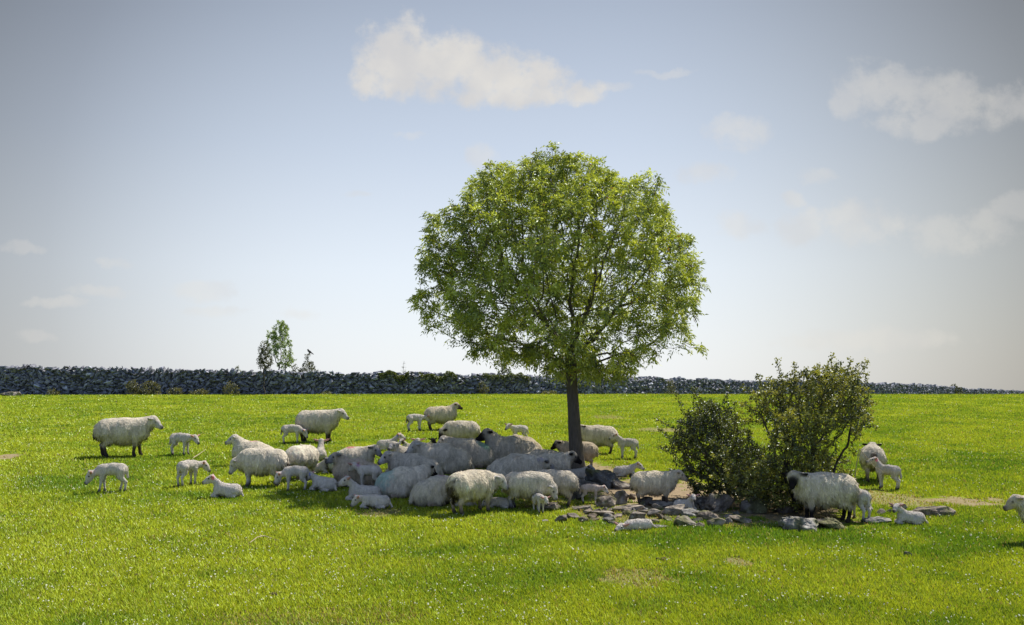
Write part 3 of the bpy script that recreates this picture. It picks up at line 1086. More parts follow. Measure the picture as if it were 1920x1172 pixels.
def ivy(u0, u1, label, seed):
    rng = np.random.default_rng(seed)
    n = 1500
    u = rng.uniform(u0, u1, n)
    xs = np.interp(u, [w_[0] for w_ in WALL], WX); ys = np.interp(u, [w_[0] for w_ in WALL], WY)
    zt = np.interp(u, [w_[0] for w_ in WALL], WTOP)
    lump = vnoise(np.stack([u / 9, np.full(n, seed * 1.0), np.zeros(n)], 1))
    pos = np.stack([xs, ys - 0.30 + rng.normal(0, 0.12, n), zt + 0.02 + (lump - 0.55) * 0.4 - rng.exponential(0.12, n)], 1)
    dr = rng.normal(0, 1, (n, 3)) + np.array([0, -0.4, 0.2])
    k = rng.random((n, 1))
    c = np.array([0.04, 0.065, 0.014]) * (1 - k) + np.array([0.12, 0.14, 0.025]) * k
    org = np.array([xs.mean(), ys.mean(), zt.mean()])
    Vl, Fl = leaf_quads(pos - org, dr, 0.06 + 0.05 * rng.random(n), 0.05 + 0.04 * rng.random(n), rng, 0.1)
    o = link('ivy', mesh_np('ivy', Vl, Fl, 4, LEAF, np.repeat(c, 4, 0)), loc=org)
    tag(o, label, 'ivy', 'ivy patches on top of the wall')


ivy(712, 765, 'green ivy patch on the wall top, leftmost of the three', 5)
ivy(785, 855, 'green ivy patch along the wall top, in the middle of the three', 6)
ivy(905, 990, 'green ivy patch on the wall top below the left edge of the big crown', 7)


# ------------------------------------------------------------------ animals
def surface_nets(Fv, org, h):
    s = Fv < 0
    nx, ny, nz = Fv.shape
    corners = [(a, b, c) for a in (0, 1) for b in (0, 1) for c in (0, 1)]
    cnt = np.zeros((nx - 1, ny - 1, nz - 1), np.int8)
    for a, b, c in corners:
        cnt += s[a:nx - 1 + a, b:ny - 1 + b, c:nz - 1 + c]
    act = (cnt > 0) & (cnt < 8)
    ci = np.argwhere(act)
    vals = {cr: Fv[ci[:, 0] + cr[0], ci[:, 1] + cr[1], ci[:, 2] + cr[2]] for cr in corners}
    acc = np.zeros((len(ci), 3)); num = np.zeros(len(ci))
    for a in corners:
        for ax in range(3):
            if a[ax] == 0:
                b = list(a); b[ax] = 1; b = tuple(b)
                va, vb = vals[a], vals[b]
                cr = (va < 0) != (vb < 0)
                t = np.where(cr, va / np.where(cr, va - vb, 1), 0)
                pt = np.array(a, float)[None] + np.zeros((len(ci), 3))
                pt[:, ax] += t
                acc += pt * cr[:, None]; num += cr
    V = org + (ci + acc / num[:, None]) * h
    idx = np.full(act.shape, -1, np.int64)
    idx[act] = np.arange(len(ci))
    Q = []
    for ax in range(3):
        o1, o2 = (ax + 1) % 3, (ax + 2) % 3
        sl0 = [slice(None)] * 3; sl1 = [slice(None)] * 3
        sl0[ax] = slice(0, -1); sl1[ax] = slice(1, None)
        A, B = s[tuple(sl0)], s[tuple(sl1)]
        e = np.argwhere(A != B)
        ok = (e[:, o1] >= 1) & (e[:, o2] >= 1) & (e[:, o1] < Fv.shape[o1] - 1) & (e[:, o2] < Fv.shape[o2] - 1)
        e = e[ok]
        ins = A[tuple(e.T)]
        def cell(d1, d2):
            c = e.copy(); c[:, o1] += d1; c[:, o2] += d2
            return idx[tuple(c.T)]
        qd = np.stack([cell(-1, -1), cell(0, -1), cell(0, 0), cell(-1, 0)], 1)
        qd[~ins] = qd[~ins][:, ::-1]
        Q.append(qd)
    Q = np.concatenate(Q)
    Q = Q[(Q >= 0).all(1)]
    return V, Q


def cap_dist(P_, a, b, ra, rb, sy):
    """distance to a tapered capsule, squeezed sideways by sy"""
    pa = P_ - a
    ba = b - a
    pa = pa.copy()
    if sy != 1.0:
        pa[..., 1] = pa[..., 1] / sy
        ba = ba * np.array([1, 1 / sy, 1])
    bb = float(ba @ ba) + 1e-9
    t = np.clip((pa @ ba) / bb, 0, 1)
    d = np.linalg.norm(pa - t[..., None] * ba, axis=-1) - (ra + (rb - ra) * t)
    return d


def sdf_mesh(prims, h):
    lo = np.min([np.minimum(p[0], p[1]) - max(p[2], p[3]) for p in prims], axis=0) - 3 * h - 0.02
    hi = np.max([np.maximum(p[0], p[1]) + max(p[2], p[3]) for p in prims], axis=0) + 3 * h + 0.02
    n = np.ceil((hi - lo) / h).astype(int) + 1
    g = [lo[i] + np.arange(n[i]) * h for i in range(3)]
    Fv = np.full(tuple(n), 0.5)
    for (a, b, ra, rb, sy, k, reg) in prims:
        pad = 0.05 + k + h
        sl = []
        for i in range(3):
            m = max(ra, rb) * (1 if i != 1 else max(1, sy)) + pad
            i0 = max(0, int((min(a[i], b[i]) - m - lo[i]) / h)); i1 = min(n[i], int((max(a[i], b[i]) + m - lo[i]) / h) + 2)
            sl.append(slice(i0, i1))
        sl = tuple(sl)
        Pg = np.stack(np.meshgrid(g[0][sl[0]], g[1][sl[1]], g[2][sl[2]], indexing='ij'), -1)
        d = cap_dist(Pg, a, b, ra, rb, sy)
        Fv[sl] = smin(Fv[sl], d, k)
    return surface_nets(Fv, lo, h)


def wool_mat():
    m, t, out = material('wool')
    ob = t.new('ShaderNodeTexCoord').outputs['Object']
    c = t.mix(1.0, col_attr(t), t.ramp(t.noise(t.vec('MULTIPLY', ob, (1, 1, 0.35)), 30.0, 5, 0.7), [(0.25, (0.72, 0.70, 0.66)), (0.7, (1.10, 1.10, 1.10))]), 'MULTIPLY')
    d = t.new('ShaderNodeBsdfDiffuse'); d.inputs['Roughness'].default_value = 0.6
    t.l.new(c, d.inputs[0])
    b = t.new('ShaderNodeBump'); b.inputs['Strength'].default_value = 1.0; b.inputs['Distance'].default_value = 0.035
    t.l.new(t.noise(t.vec('MULTIPLY', ob, (1, 1, 0.3)), 45.0, 4, 0.6), b.inputs['Height'])
    t.l.new(b.outputs[0], d.inputs['Normal'])
    tr = t.new('ShaderNodeBsdfTranslucent'); t.l.new(c, tr.inputs[0])
    mx = t.new('ShaderNodeMixShader'); mx.inputs[0].default_value = 0.08
    t.l.new(d.outputs[0], mx.inputs[1]); t.l.new(tr.outputs[0], mx.inputs[2])
    t.l.new(mx.outputs[0], out.inputs[0])
    return m


WOOL = wool_mat()
EYE = diffuse_mat('dark_eye', lambda t, ob: (0.015, 0.012, 0.01, 1), 0.2, spec=0.5)
TAGS = {'blue': diffuse_mat('blue_plastic', lambda t, ob: (0.16, 0.20, 0.55, 1), 0.5),
        'pink': diffuse_mat('pink_plastic', lambda t, ob: (0.75, 0.22, 0.33, 1), 0.5),
        'white': diffuse_mat('white_plastic', lambda t, ob: (0.8, 0.8, 0.85, 1), 0.5)}

FACES = {'white': (0.62, 0.59, 0.57), 'grey': (0.30, 0.30, 0.32), 'black': (0.018, 0.016, 0.016), 'brown': (0.10, 0.075, 0.06), 'lamb': (0.66, 0.61, 0.56), 'tan': (0.36, 0.29, 0.23), 'cream': (0.52, 0.44, 0.37)}
HEADS = {  # neck pitch, head pitch
    'up': (52, -22), 'high': (68, -10), 'level': (22, -32), 'low': (-8, -45), 'down': (-38, -58), 'graze': (-52, -66), 'flat': (-20, -25), 'sleep': (-30, -20)}
MARKC = {'red': (0.62, 0.06, 0.13), 'pink': (0.62, 0.16, 0.22), 'teal': (0.14, 0.40, 0.38), 'green': (0.06, 0.36, 0.25), 'purple': (0.36, 0.06, 0.30), 'blue': (0.10, 0.12, 0.38),
         'dark': (0.035, 0.025, 0.02), 'stain': (0.09, 0.055, 0.04)}


def rot_dir(pitch, yaw):
    p, y = R(pitch), R(yaw)
    return np.array([math.cos(p) * math.cos(y), math.cos(p) * math.sin(y), math.sin(p)])


def sheep(kind, pose, u, v, heading, head='level', yaw=0, size=1.0, face=None, legs=None, tone=1.0, marks=(), tagcol=None, label='', nyaw=None, stride=0.0, tint=(1, 1, 1), seed=0, top=None):
    rng = np.random.default_rng(1000 + seed)
    ewe = kind == 'ewe'
    A = lambda *p: np.array(p, float)
    prims = []

    XS = [1.0]

    def add(a, b, ra, rb, reg, sy=1.0, k=0.04):
        prims.append((A(*a) * A(XS[0], 1, 1), A(*b) * A(XS[0], 1, 1), ra, rb, sy, k, reg))
    bx = (0.86 if ewe else 0.84) * rng.uniform(0.96, 1.05)
    XS[0] = bx
    npitch, hpitch = HEADS[head]
    nyaw = yaw * 0.5 if nyaw is None else nyaw
    lie = pose == 'lie'
    if top is not None:
        ppm = F_PX / at(u, v).y
        bh = {('ewe', 'stand'): .82, ('lamb', 'stand'): .835 * .56, ('ewe', 'lie'): .60, ('lamb', 'lie'): .40 * .56}[(kind, pose)]
        size = (v - top) / ppm / bh
    side_lie = pose == 'flat'
    if ewe:
        tz, lr = (0.56, 0) if not lie else (0.275, 0)
        r0, r1, r2 = (0.25, 0.288, 0.24)
        if lie:
            add((-.38, 0, .26), (-.02, 0, .305), .245, .305, 0, 1.10)
            add((-.02, 0, .305), (.33, 0, .335), .305, .245, 0, 1.02)
            add((-.45, .08, .2), (-.45, -.08, .2), .18, .18, 0)
        else:
            add((-.40, 0, .565), (0, 0, .54), r0, r1, 0, 0.98)
            add((0, 0, .54), (.33, 0, .57), r1, r2, 0, 0.92)
            add((-.44, .07, .55), (-.44, -.07, .55), .20, .20, 0)
        nb = A(.40 * bx, 0, .66) if not lie else A(.38 * bx, 0, .46)
        nl, nr0, nr1 = .25, .175, .115
        hs = 1.0
    else:
        if lie:
            add((-.34, 0, .215), (0, 0, .23), .205, .20, 0, 1.05)
            add((0, 0, .23), (.28, 0, .26), .20, .17, 0, 1.0)
        elif side_lie:
            add((-.34, 0, .16), (0, 0, .16), .165, .17, 0, 1.1)
            add((0, 0, .16), (.30, 0, .16), .17, .155, 0, 1.1)
        else:
            add((-.35, 0, .65), (-.06, 0, .675), .178, .172, 0, 0.9)
            add((-.06, 0, .675), (.27, 0, .65), .172, .172, 0, 0.85)
        nb = A(.34 * bx, 0, .72) if not (lie or side_lie) else (A(.32 * bx, 0, .36) if lie else A(.34 * bx, 0, .17))
        nl, nr0, nr1 = .29, .120, .092
        hs = 1.24
    nd = rot_dir(npitch, nyaw)
    H = nb + nd * nl
    if not lie and not side_lie:
        H[2] = max(H[2], 0.14)
    else:
        H[2] = max(H[2], 0.12)
    XS[0] = 1.0
    back = nb - A(.14, 0, .06)
    add(back, H, nr0 * 1.1, nr1, 0, k=.07)
    hd = rot_dir(hpitch, yaw)
    if (lie or side_lie) and H[2] + hd[2] * .2 * hs < 0.06:
        hd[2] = (0.06 - H[2]) / (.2 * hs); hd /= np.linalg.norm(hd)
    up = A(0, 0, 1) - hd * hd[2]
    if np.linalg.norm(up) < 1e-3: up = A(1, 0, 0)
    up /= np.linalg.norm(up)
    sd = np.cross(up, hd)
    # skull, muzzle, jaw
    add(H + up * .015, H + hd * .10 * hs + up * .012, .088 * hs, .072 * hs, 1, k=.03)
    add(H + hd * .09 * hs + up * .005, H + hd * .205 * hs - up * .020 * hs, .068 * hs, .050 * hs, 1, k=.02)
    add(H + hd * .02 * hs - up * .05 * hs, H + hd * .15 * hs - up * .055 * hs, .055 * hs, .036 * hs, 1, k=.02)
    add(H + hd * .232 * hs - up * .008 * hs, H + hd * .240 * hs - up * .03 * hs, .041 * hs, .036 * hs, 4, k=.015)
    for s in (1, -1):
        e0 = H - hd * .012 + up * .045 + sd * s * .075 * hs
        if ewe:
            e1 = e0 + sd * s * .14 - hd * .045 - up * .006
            add(e0, e1, .026, .020, 3, k=.012)
            add(e0 + sd * s * .03, e1 - sd * s * .03 - up * .018, .024, .022, 3, k=.012)
        else:
            e1 = e0 + sd * s * .19 - hd * .03 + up * .055
            add(e0, e1, .032, .018, 3, k=.012)
            add(e0 + sd * s * .05, e1 - sd * s * .05 - up * .028, .036, .032, 3, k=.012)
    # legs
    XS[0] = bx
    if side_lie:
        for (x0, y0, x1, y1, x2) in ((.24, -.1, .34, -.34, .2), (.26, -.05, .48, -.26, .40), (-.32, -.12, -.40, -.36, -.62), (-.34, -.05, -.52, -.26, -.78)):
            add((x0, y0, .10), (x1, y1, .05), .07, .035, 2, k=.04)
            add((x1, y1, .05), (x2, y1 - .10, .035), .034, .026, 2, k=.02)
            add((x2, y1 - .10, .035), (x2 + .01, y1 - .14, .03), .03, .028, 6, k=.015)
    elif lie:
        for s in (1, -1):
            wy = (.17 if ewe else .12) * s
            add((.28, wy * .8, .20), (.50, wy, .075), .10 if ewe else .075, .05, 0, k=.05)
            add((.50, wy, .07), (.30, wy * 1.15, .04), .045, .03, 2, k=.02)
            add((.30, wy * 1.15, .04), (.26, wy * 1.2, .03), .034, .032, 6, k=.015)
            hy = (.24 if ewe else .17) * s
            add((-.34, hy * .6, .2), (-.12, hy, .14), .16 if ewe else .115, .12 if ewe else .09, 0, k=.06)
            add((-.12, hy, .11), (-.36, hy * 1.12, .05), .07, .04, 2, k=.03)
            add((-.36, hy * 1.12, .05), (-.10, hy * 1.18, .035), .036, .03, 2, k=.02)
            add((-.10, hy * 1.18, .035), (-.05, hy * 1.18, .03), .034, .034, 6, k=.015)
    else:
        if ewe:
            for s in (1, -1):
                st = stride * s
                y = .125 * s
                add((.29, y, .46), (.30 + st * .06, y, .27), .115, .052, 0, k=.05)
                add((.30 + st * .06, y, .28), (.30 + st * .12, y, .09), .042, .030, 2, k=.02)
                add((.30 + st * .12, y, .085), (.325 + st * .13, y, .025), .033, .042, 6, k=.015)
                add((-.38, y, .50), (-.36 - st * .05, y * 1.05, .36), .165, .10, 0, k=.05)
                add((-.38 - st * .05, y * 1.05, .36), (-.50 - st * .10, y, .245), .085, .044, 0, k=.03)
                add((-.50 - st * .10, y, .245), (-.465 - st * .12, y, .085), .040, .031, 2, k=.02)
                add((-.465 - st * .12, y, .085), (-.435 - st * .12, y, .025), .033, .042, 6, k=.015)
        else:
            for s in (1, -1):
                st = stride * s
                y = .095 * s
                add((.24, y, .56), (.25 + st * .08, y, .31), .085, .042, 0, k=.04)
                add((.25 + st * .08, y, .31), (.25 + st * .16, y, .09), .038, .030, 2, k=.02)
                add((.25 + st * .16, y, .085), (.275 + st * .17, y, .03), .036, .044, 6, k=.015)
                add((-.34, y, .62), (-.31 - st * .06, y, .44), .125, .085, 0, k=.04)
                add((-.32 - st * .06, y, .44), (-.46 - st * .13, y, .29), .070, .044, 2, k=.03)
                add((-.46 - st * .13, y, .29), (-.42 - st * .16, y, .09), .040, .034, 2, k=.02)
                add((-.42 - st * .16, y, .085), (-.395 - st * .16, y, .03), .036, .044, 6, k=.015)
    # tail
    if ewe:
        if lie: add((-.62, 0, .30), (-.70, 0, .12), .06, .045, 0)
        else: add((-.62, 0, .62), (-.68, 0, .42), .062, .045, 0)
    else:
        if lie: add((-.52, 0, .22), (-.66, .08, .05), .04, .03, 0, k=.03)
        elif side_lie: add((-.48, 0, .16), (-.66, .04, .06), .04, .03, 0, k=.03)
        else: add((-.52, 0, .70), (-.57, 0, .42), .038, .034, 0, k=.03)

    Vm, Q = sdf_mesh(prims, 0.0175 if ewe else 0.0185)
    # region weights
    D = np.stack([cap_dist(Vm, p[0], p[1], p[2], p[3], p[4]) for p in prims], 1)
    W_ = np.exp(-np.clip(D, -0.05, 0.3) / (0.012))
    W_ /= W_.sum(1)[:, None]
    regs = np.array([p[6] for p in prims])
    wr = {r: W_[:, regs == r].sum(1) for r in (0, 1, 2, 3, 4, 6)}
    # normals
    n = np.zeros_like(Vm)
    fn = np.cross(Vm[Q[:, 2]] - Vm[Q[:, 0]], Vm[Q[:, 3]] - Vm[Q[:, 1]])
    for c in range(4): np.add.at(n, Q[:, c], fn)
    n /= np.linalg.norm(n, axis=1)[:, None] + 1e-12
    sp = Vm + seed * 3.7
    if ewe:
        lump = fbm3(sp * A(5, 5, 4), 2) - 0.5
        lock = fbm3(sp * A(22, 22, 7), 2) - 0.5
        Vm = Vm + n * ((lump * 0.036 + lock * 0.024) * wr[0])[:, None]
    else:
        lump = fbm3(sp * A(8, 8, 8), 2) - 0.5
        Vm = Vm + n * ((lump * 0.016 + (fbm3(sp * 34, 2) - 0.5) * 0.008) * wr[0])[:, None]
    # colours
    fl = np.array((0.66, 0.595, 0.49)) if ewe else np.array((0.66, 0.61, 0.55))
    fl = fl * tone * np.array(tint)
    fc = np.array(FACES[face or ('white' if ewe else 'lamb')])
    lc = np.array(FACES[legs or ('tan' if ewe else 'lamb')])
    ec = fc * 0.9 if ewe else (np.array((0.58, 0.33, 0.30)) if fc.sum() > 0.6 else fc)
    if face == 'grey': ec = fc * 0.5
    var = np.clip(0.98 + (0.55 * (fbm3(sp * A(9, 9, 4), 3) - 0.5) + 0.62 * (fbm3(sp * A(26, 26, 5), 2) - 0.5)) * (1.0 if ewe else 0.35), 0.45, 1.25)[:, None]
    dirt = np.clip((0.34 - Vm[:, 2]) / 0.3, 0, 1)[:, None] * 0.35 if (ewe and not lie) else 0.0
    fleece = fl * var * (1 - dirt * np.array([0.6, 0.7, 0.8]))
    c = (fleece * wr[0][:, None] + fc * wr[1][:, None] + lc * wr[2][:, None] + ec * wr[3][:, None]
         + np.array((0.028, 0.022, 0.026)) * wr[4][:, None] + np.array((0.06, 0.05, 0.045)) * wr[6][:, None])
    for (mx, my, mz, mr, mc) in marks:
        dd = np.linalg.norm((Vm - A(mx * bx, my, mz)) * A(1, 1, 0.8), axis=1) / mr + (fbm3(sp * 16, 2) - 0.5) * 0.9
        k = np.clip((1.1 - dd) / 0.5, 0, 1)[:, None] * (0.92 if mc in ('dark', 'stain') else 0.55)
        c = c * (1 - k) + np.array(MARKC[mc]) * k
    # dark rings round the eyes
    for s in (1, -1):
        ep = H + hd * .075 * hs + up * .028 * hs + sd * s * .066 * hs
        k = np.clip((0.034 - np.linalg.norm(Vm - ep, axis=1)) / 0.012, 0, 1)[:, None]
        c = c * (1 - k * 0.8) + np.array((0.03, 0.025, 0.025)) * k * 0.8
    c = np.clip(c, 0.005, 0.8)
    sc = size * (1.0 if ewe else 0.56)
    loc = at(u, v)
    hz = R(heading)
    nm = 'ewe' if ewe else 'lamb'
    o = link(nm, mesh_np(nm, Vm * sc, Q, 4, WOOL, c, smooth=True), loc=loc, rotz=hz)
    tag(o, label, 'sheep' if ewe else 'lamb', 'ewes of the flock' if ewe else 'lambs of the flock')
    # wool locks that break the outline
    m = 4200 if ewe else 1200
    pr = wr[0] > 0.8
    cand = np.nonzero(pr)[0]
    pick = rng.choice(cand, m)
    b0 = Vm[pick] - n[pick] * 0.01
    dn = n[pick] * (0.30 if ewe else 0.7) + A(-0.1, 0, -0.75 if ewe else -0.3) + rng.normal(0, 0.2, (m, 3))
    dn /= np.linalg.norm(dn, axis=1)[:, None]
    Ln = (0.045 + 0.045 * rng.random(m)) if ewe else (0.02 + 0.02 * rng.random(m))
    sdv = np.cross(dn, n[pick] + rng.normal(0, 0.3, (m, 3))); sdv /= np.linalg.norm(sdv, axis=1)[:, None] + 1e-9
    wd = (0.007 + 0.006 * rng.random(m)) if ewe else (0.008 + 0.005 * rng.random(m))
    T = np.empty((m, 3, 3))
    T[:, 0] = b0 - sdv * wd[:, None]; T[:, 1] = b0 + sdv * wd[:, None]; T[:, 2] = b0 + dn * Ln[:, None]
    cc = c[pick] * ((0.86 + 0.28 * rng.random((m, 1))) if ewe else (0.94 + 0.12 * rng.random((m, 1))))
    fm = mesh_np('fleece', T.reshape(-1, 3) * sc, np.arange(3 * m).reshape(-1, 3), 3, WOOL_LOCK, np.repeat(cc, 3, 0))
    na = fm.attributes.new('lie_normal', 'FLOAT_VECTOR', 'POINT')
    nn_ = n[pick] + rng.normal(0, 0.16, (m, 3))
    na.data.foreach_set('vector', np.repeat(nn_, 3, 0).astype(np.float32).ravel())
    link('fleece', fm, o)
    for s in (1, -1):
        e = (H + hd * .07 * hs + up * .03 * hs + sd * s * .066 * hs) * sc
        link('eye', EYE_MESH, o, loc=e).scale = (sc, sc, sc)
    if tagcol:
        tp = (H - hd * .02 + up * .02 + sd * (1 if rng.random() < .5 else -1) * .13) * sc
        # the tag hangs on the ear that faces the viewer
        best = None
        for s in (1, -1):
            q = H - hd * .04 + up * .015 + sd * s * .12
            wy = math.sin(hz) * q[0] + math.cos(hz) * q[1]
            if best is None or wy < best[0]: best = (wy, q)
        t = link('ear_tag', TAG_MESH[tagcol], o, loc=best[1] * sc)
        t.scale = (sc * 1.2,) * 3
        t.rotation_euler = (0, 0, -hz)
    return o


def wool_lock_mat():
    m, t, out = material('wool_lock')
    a = t.new('ShaderNodeAttribute'); a.attribute_name = 'lie_normal'
    vt = t.new('ShaderNodeVectorTransform', vector_type='NORMAL', convert_from='OBJECT', convert_to='WORLD')
    t.l.new(a.outputs['Vector'], vt.inputs[0])
    d = t.new('ShaderNodeBsdfDiffuse')
    t.l.new(col_attr(t), d.inputs[0]); t.l.new(t.vec('NORMALIZE', vt.outputs[0]), d.inputs['Normal'])
    t.l.new(d.outputs[0], out.inputs[0])
    return m


WOOL_LOCK = wool_lock_mat()


def small_ball(name, r, mat, sx=1, sy=1, sz=1):
    bm = bmesh.new()
    bmesh.ops.create_icosphere(bm, subdivisions=2, radius=r)
    for q in bm.verts: q.co = Vector((q.co.x * sx, q.co.y * sy, q.co.z * sz))
    me = bpy.data.meshes.new(name); bm.to_mesh(me); bm.free()
    me.materials.append(mat)
    return me


EYE_MESH = small_ball('eye', 0.021, EYE)
TAG_MESH = {k: small_ball('ear_tag', 0.055, m, 0.8, 0.28, 1.0) for k, m in TAGS.items()}

